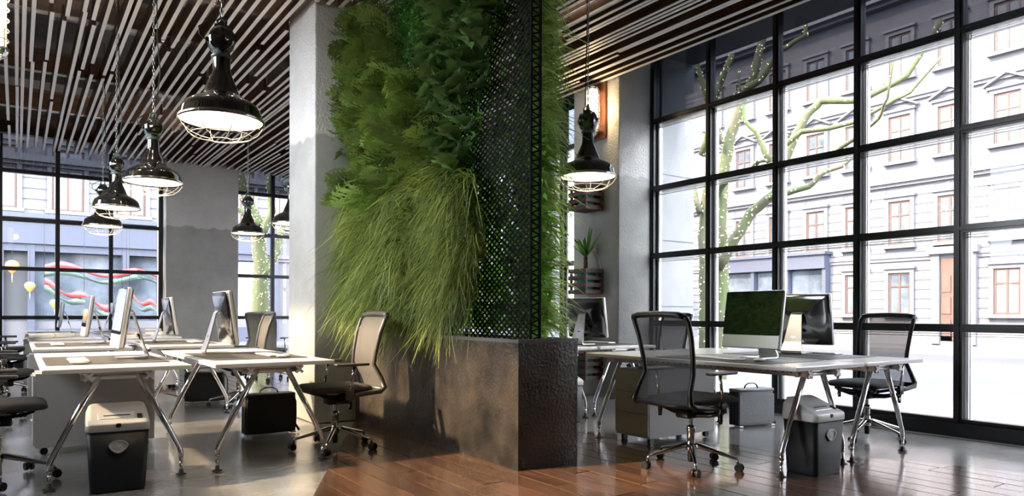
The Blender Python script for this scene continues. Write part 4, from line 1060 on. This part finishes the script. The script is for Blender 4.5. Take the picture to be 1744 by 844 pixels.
def facade(name, label, axis, pos, lo, hi, cols, rows, out, w, skip=(), shop=None, dr=None):
    """axis 'x': facade plane x=pos, runs along y; its street side faces -out"""
    t = thing(name, label, 'building')
    def bx(b, a0, a1, d0, d1, z0, z1, mi=0):
        p0, p1 = sorted((pos-d0*out, pos-d1*out))
        if axis == 'x': b.box(p0, p1, a0, a1, z0, z1, mi)
        else: b.box(a0, a1, p0, p1, z0, z1, mi)
    H_ = 13.6
    b = MB(); bx(b, lo, hi, -4, 0, -.2, H_); b.build('wall', 'facade', t)
    b = MB(); bx(b, lo, hi, 0, .10, -.06, .75)
    b.build('plinth', 'facade_t', t)
    for z, h, d in ((3.25, .16, .12), (6.15, .22, .28), (9.35, .18, .2), (H_-.4, .5, .7)):
        b = MB(); bx(b, lo, hi, 0, d, z, z+h); bx(b, lo, hi, 0, d*.55, z-.12, z); b.build('cornice', 'facade_t', t)
    b = MB(); z = .95
    while z < 6.0:
        for a0, a1 in zip([lo]+[c+w/2+.14 for c in cols], [c-w/2-.14 for c in cols]+[hi]):
            if a1-a0 > .1: bx(b, a0, a1, 0, .022, z, z+.30)
        z += .36
    o = b.build('rusticated_course', 'facade_t', t); o['kind'] = 'stuff'
    wm = None
    for j, (z0, hh) in enumerate(rows):
        for i, c in enumerate(cols):
            if (i, j) in skip: continue
            def frame():
                b = MB(); a0, a1 = -w/2, w/2; f = .07
                def q(u0, u1, d0, d1, v0, v1, mi=0):
                    p0, p1 = sorted((-d0*out, -d1*out))
                    if axis == 'x': b.box(p0, p1, u0, u1, v0, v1, mi)
                    else: b.box(u0, u1, p0, p1, v0, v1, mi)
                q(a0, a0+f, 0, .060, 0, hh); q(a1-f, a1, 0, .060, 0, hh); q(a0+f, a1-f, 0, .058, hh-f, hh-.001); q(a0+f, a1-f, 0, .058, .001, f); q(-f/2, f/2, 0, .065, f, hh-f); q(a0+f, a1-f, 0, .072, hh*.66, hh*.66+f*.8)
                q(a0-.14, a0-.001, 0, .13, .0, hh-.001, 1); q(a1+.001, a1+.14, 0, .13, .0, hh-.001, 1); q(a0-.14, a1+.14, 0, .13, hh, hh+.149, 1); q(a0-.2, a1+.2, 0, .22, -.12, -.001, 1); q(a0-.2, a1+.2, 0, .22, hh+.15, hh+.24, 1)
                if j == 2:
                    for s_ in (-1, 1):
                        p0, p1 = sorted((-0*out, -.24*out)); e = .05
                        pts = [(s_*(w/2+.3), hh+.26), (s_*(w/2+.3), hh+.34), (0, hh+.72), (0, hh+.64)]
                        vs = [((p0, u, v) if axis == 'x' else (u, p0, v)) for u, v in pts]+[((p1, u, v) if axis == 'x' else (u, p1, v)) for u, v in pts]
                        b.add(vs, [(0, 1, 2, 3), (7, 6, 5, 4), (0, 4, 5, 1), (1, 5, 6, 2), (2, 6, 7, 3), (3, 7, 4, 0)], 1)
                return b
            if wm is None: wm = {}
            loc = (pos, c, z0) if axis == 'x' else (c, pos, z0)
            if j not in wm:
                o = frame().build('window', ['brown_frame', 'facade_t'], t, loc)
                b2 = MB(); p0, p1 = sorted((-.02*out, -.035*out))
                for u0, u1 in ((-w/2+.07, -.035), (.035, w/2-.07)):
                    (b2.box(p0, p1, u0, u1, .07, hh-.07) if axis == 'x' else b2.box(u0, u1, p0, p1, .07, hh-.07))
                pn = b2.build('window_pane', 'out_pane', o); wm[j] = (o, pn)
            else:
                o = wm[j][0].copy(); C.objects.link(o); o.location = loc
                pn = wm[j][1].copy(); C.objects.link(pn); pn.parent = o
            if random.random() < .55:
                b2 = MB(); p0, p1 = sorted((-.036*out, -.042*out))
                for s_ in (-1, 1):
                    pts = [(s_*.04, hh-.08), (s_*(w/2-.08), hh-.08), (s_*(w/2-.08), .1), (s_*(w/2-.16), .1), (s_*.12, hh*.6)]
                    vs = [((p0, u, v) if axis == 'x' else (u, p0, v)) for u, v in pts]+[((p1, u, v) if axis == 'x' else (u, p1, v)) for u, v in pts]
                    b2.add(vs, [(0, 1, 2, 3, 4), (9, 8, 7, 6, 5)]+[(k, (k+1) % 5, 5+(k+1) % 5, 5+k) for k in range(5)])
                b2.build('curtain', 'curtain', o)
    return t, bx
colsR = [4.6+1.83*i for i in range(3)]+[10.12, 11.95, 13.75, 15.5, 17.25, 19.1, 20.9, 22.7]
skR = {(4, 0)}|{(i, 0) for i in (7, 8, 9)}
FR, bx = facade('apartment_building', 'pale rendered apartment house across the street with brown framed windows', 'x', 28.0, -12, 29, colsR, [(1.08, 1.6), (3.75, 1.7), (7.0, 1.75), (10.2, 1.7)], 1, .82, skR)
b = MB(); bx(b, 11.35, 12.25, .0, .10, .10, 3.15); d_ = b.build('door', 'brown_door', FR, None, 0, None, 'brown panelled street door')
b = MB(); bx(b, 11.76, 11.84, .10, .14, .12, 3.1); [bx(b, u0, u0+.3, .10, .13, z, z+.6) for u0 in (11.42, 11.90) for z in (.3, 1.1, 1.9)]; b.build('door_panel', 'brown_door', d_)
b = MB(); bx(b, 11.05, 11.33, 0, .2, 0, 3.3); bx(b, 12.27, 12.55, 0, .2, 0, 3.3); bx(b, 10.95, 12.65, 0, .35, 3.3, 3.55); b.build('door_surround', 'facade_t', FR)
b = MB(); bx(b, 16.6, 22.0, 0, .5, 3.0, 3.6); bx(b, 16.5, 22.1, 0, .62, 3.58, 3.7); b.build('shop_fascia', 'shop_blue', FR, None, 0, None, 'blue-grey shop fascia')
for a0 in (16.6, 18.35, 20.1, 21.85):
    b = MB(); bx(b, a0, a0+.16, 0, .4, 0, 3.0); b.build('shop_post', 'shop_blue', FR)
for a0, a1 in ((16.78, 18.33), (18.53, 20.08), (20.28, 21.83)):
    b = MB(); bx(b, a0, a1, .1, .13, .6, 2.95); b.build('shop_pane', 'out_pane', FR)
    b = MB(); bx(b, a0, a1, .05, .3, 0, .6); b.build('shop_stallriser', 'shop_blue', FR)
colsB = [-2.4+1.93*i for i in range(14)]
FB, by = facade('apartment_building', 'pale apartment house at the street end over a blue-grey shopfront', 'y', 29.0, -14, 24.0, colsB, [(4.55, 2.1), (7.9, 1.9), (10.9, 1.6)], 1, .95)
b = MB(); by(b, -6, 8.6, 0, .5, 3.35, 4.25); by(b, -6.1, 8.7, 0, .65, 4.2, 4.36); by(b, -6, 8.6, 0, .4, 3.1, 3.35); b.build('shop_fascia', 'shop_blue', FB, None, 0, None, 'blue-grey shop fascia')
for a0 in (-5.9, -3.2, -.55, .30, 3.1, 5.8, 8.4):
    b = MB(); by(b, a0, a0+.20, 0, .42, -.06, 3.35); b.build('shop_post', 'shop_blue', FB)
for a0, a1 in ((-5.7, -3.2), (-3.0, -.55), (.5, 3.1), (3.3, 5.8), (6.0, 8.4)):
    b = MB(); by(b, a0, a1, .0, .04, .5, 3.1); b.build('shop_pane', 'out_pane', FB)
    b = MB(); by(b, a0, a1, .0, .36, -.06, .5); b.build('shop_stallriser', 'shop_blue', FB)
b = MB(); by(b, -.35, .30, 0, .06, 0, 3.1); b.build('shop_door', 'grey_plastic', FB)
# ribbons and lanterns decorating that shopfront
ribbon_n = [0]
def ribbon(lb, pts, w):
    t = thing('festoon_ribbon', lb, 'ribbon', (0, -.28*ribbon_n[0], 0)); ribbon_n[0] += 1
    for m, dz in (('red', 0), ('green_rib', -w*.95)):
        vs = []; fs = []
        for i, (x, z, tw) in enumerate(pts): vs += [(x, 28.20+.05*math.sin(i), z+dz+w*.5*tw), (x, 28.22+.05*math.cos(i), z+dz-w*.5*tw), (x, 28.24+.05*math.cos(i), z+dz-w*.5*tw), (x, 28.22+.05*math.sin(i), z+dz+w*.5*tw)]
        for i in range(len(pts)-1):
            q = i*4
            for k in range(4): fs.append((q+k, q+(k+1) % 4, q+4+(k+1) % 4, q+4+k))
        MB().add(vs, fs, 0, True).build('strip', m, t)
    for x, z, _ in (pts[0], pts[len(pts)//2], pts[-1]): MB().cyl((x, 28.22, z), (x, 28.22, 4.2), .006, n=5).build('cord', 'cable', t)
def wave(x0, x1, z0, z1, amp, ph, n=18): return [(x0+(x1-x0)*i/n, z0+(z1-z0)*i/n+amp*math.sin(ph+i*.75), .65+.35*math.sin(i*.9+ph)) for i in range(n+1)]
ribbon('red and green ribbon, upper swag across the shopfront', wave(.75, 5.6, 2.55, 2.3, .14, 0), .24)
ribbon('red and green ribbon, middle swag across the shopfront', wave(.75, 3.0, 2.0, 1.1, .10, 1.0), .24)
ribbon('red and green ribbon, lower swag with hanging tail', wave(3.2, 4.9, 1.7, .75, .14, 2.0), .22)
for (x, z, r_, lb) in ((-.12, 2.55, .2, 'amber balloon lantern by the shop door, upper one'), (.36, 1.9, .16, 'pale balloon lantern by the shop door, middle one'), (-.75, 1.35, .2, 'amber balloon lantern low beside the shop door'), (1.05, 1.35, .14, 'amber balloon lantern among the ribbons')):
    t = thing('balloon_lantern', lb, 'lantern', (x, 28.3, z))
    MB().lathe([(.005, -r_*1.25), (r_*.45, -r_*.8), (r_*.9, -r_*.1), (r_, r_*.3), (r_*.8, r_*.75), (r_*.35, r_), (.005, r_*1.03)], 16).build('lantern_shell', 'amber', t)
    MB().cyl((0, 0, -r_*1.25), (0, 0, -r_*2.6), .012, n=6).build('tassel', 'cage', t)
    MB().cyl((0, 0, r_), (0, 0, 3.3-z), .006, n=5).build('cord', 'cable', t)

# trees with fairy lights
def tree(lb, lights_lb, trunk, branches, depth_axis, base, r0):
    """trunk/branches given as (u, z); u runs along y (axis x) or x (axis y)"""
    t = thing('street_tree', lb, 'tree')
    rr2 = random.Random(int(base*10)); surf = []
    def path(pts, off):
        out = []
        for i, (u, z) in enumerate(pts):
            d = base+off*i*.22
            out.append(Vector((d, u, z)) if depth_axis == 'x' else Vector((u, d, z)))
        fine = []
        for i in range(len(out)-1):
            for k in range(3): fine.append(out[i].lerp(out[i+1], k/3)+Vector((rr2.uniform(-1, 1), rr2.uniform(-1, 1), 0))*.018)
        fine.append(out[-1]); return fine
    def put(nm, pts, ra, rb, off):
        P = path(pts, off); n = len(P); R = [1.25*(ra+(rb-ra)*(i/(n-1))**.8) for i in range(n)]
        MB().tube([tuple(p) for p in P], R, 10).build(nm, 'bark', t)
        for i in range(n-1):
            k = int(max(1, R[i]*(P[i+1]-P[i]).length*620))
            for _ in range(min(k, 40)):
                a = rr2.uniform(0, 2*PI); q = P[i].lerp(P[i+1], rr2.random()); surf.append((q+Vector((math.cos(a), math.sin(a), 0))*(R[i]+.006), 0))
    trunk = [(trunk[0][0], -.22)]+trunk[1:]
    put('trunk', trunk, r0, r0*.35, .25)
    for i, (pts, ra) in enumerate(branches): put('branch', pts, ra, ra*.35, (.5, -.4, .7, -.7, .3, -.5)[i % 6])
    b = MB()
    for q, _ in surf: b.sphere(tuple(q), rr2.uniform(.007, .012), 5, 3)
    lt = b.build('fairy_lights', 'fairy', t); lt['kind'] = 'stuff'; lt['label'] = lights_lb
tree('bare mossy street tree outside the tall street window', 'strings of tiny warm lights wound on the tree by the street window',
     [(8.28, -.2), (8.286, .361), (8.279, 1.958), (8.347, 2.71), (8.324, 3.562), (8.197, 4.283), (7.996, 4.817), (7.764, 5.327), (7.586, 6.2)],
     [([(8.25, 1.9), (7.963, 2.41), (7.719, 2.83), (7.32, 3.124), (7.12, 3.914), (6.881, 4.401), (6.67, 4.619), (6.108, 4.496), (5.807, 4.6), (5.449, 4.766), (5.0, 5.5)], .085),
      ([(8.31, 3.2), (8.004, 3.407), (7.437, 3.452), (7.231, 3.588), (7.0, 3.55)], .06), ([(7.2, 3.0), (6.582, 3.117), (6.379, 3.349), (6.182, 3.409), (5.9, 3.7)], .045),
      ([(8.22, 4.1), (8.395, 4.967), (8.596, 5.8)], .07), ([(7.96, 4.85), (7.466, 5.042), (7.125, 5.444), (6.694, 5.601), (6.716, 6.6)], .06), ([(7.2, 3.6), (7.312, 4.002), (7.522, 4.347), (7.582, 5.2)], .045),
      ([(7.05, 3.75), (6.689, 4.022), (6.381, 4.004), (5.898, 4.037), (5.448, 4.242), (5.192, 4.35), (4.8, 4.8)], .04), ([(6.2, 3.5), (5.668, 3.675), (5.446, 3.762), (5.233, 3.846), (5.067, 4.064), (4.931, 4.6)], .03)],
     'x', 10.3, .14)
tree('second slimmer street tree, partly behind the concrete wing wall', 'tiny warm lights on the slimmer tree by the wing wall',
     [(8.9, -.2), (8.93, .887), (9.02, 2.102), (9.1, 2.773), (9.05, 3.438), (9.0, 4.211), (9.05, 5.105), (8.6, 6.0)], [([(9.05, 3.0), (9.4, 3.8), (9.7, 4.8)], .05), ([(9.0, 4.1), (8.7, 4.8), (8.3, 5.6)], .05)], 'x', 10.75, .12)
tree('mossy street tree seen through the narrow window beside the column', 'strings of tiny warm lights on the tree behind the narrow window',
     [(5.34, -.2), (5.38, 1.255), (5.408, 2.364), (5.327, 3.468), (5.019, 4.228), (4.867, 4.836), (4.7, 6)],
     [([(5.40, 2.0), (5.799, 2.702), (5.957, 3.193), (6.116, 3.69), (6.4, 4.6)], .11), ([(5.36, 3.1), (5.638, 3.811), (5.557, 4.441), (5.666, 5.4)], .11), ([(5.3, 3.4), (4.7, 3.9), (4.3, 4.6)], .09)], 'y', 19.4, .21)
tree('street tree seen through the window beyond the pillar', 'tiny warm lights on the tree beyond the pillar',
     [(14.6, -.2), (14.6, 2.0), (14.4, 3.2), (14.2, 5.0)], [([(14.55, 2.2), (13.9, 3.0), (13.4, 3.8), (13.2, 5.0)], .08), ([(14.5, 2.6), (15.1, 3.3), (15.6, 4.5)], .08), ([(14.4, 3.3), (13.9, 4.0), (13.9, 5.2)], .06)], 'x', 10.4, .15)
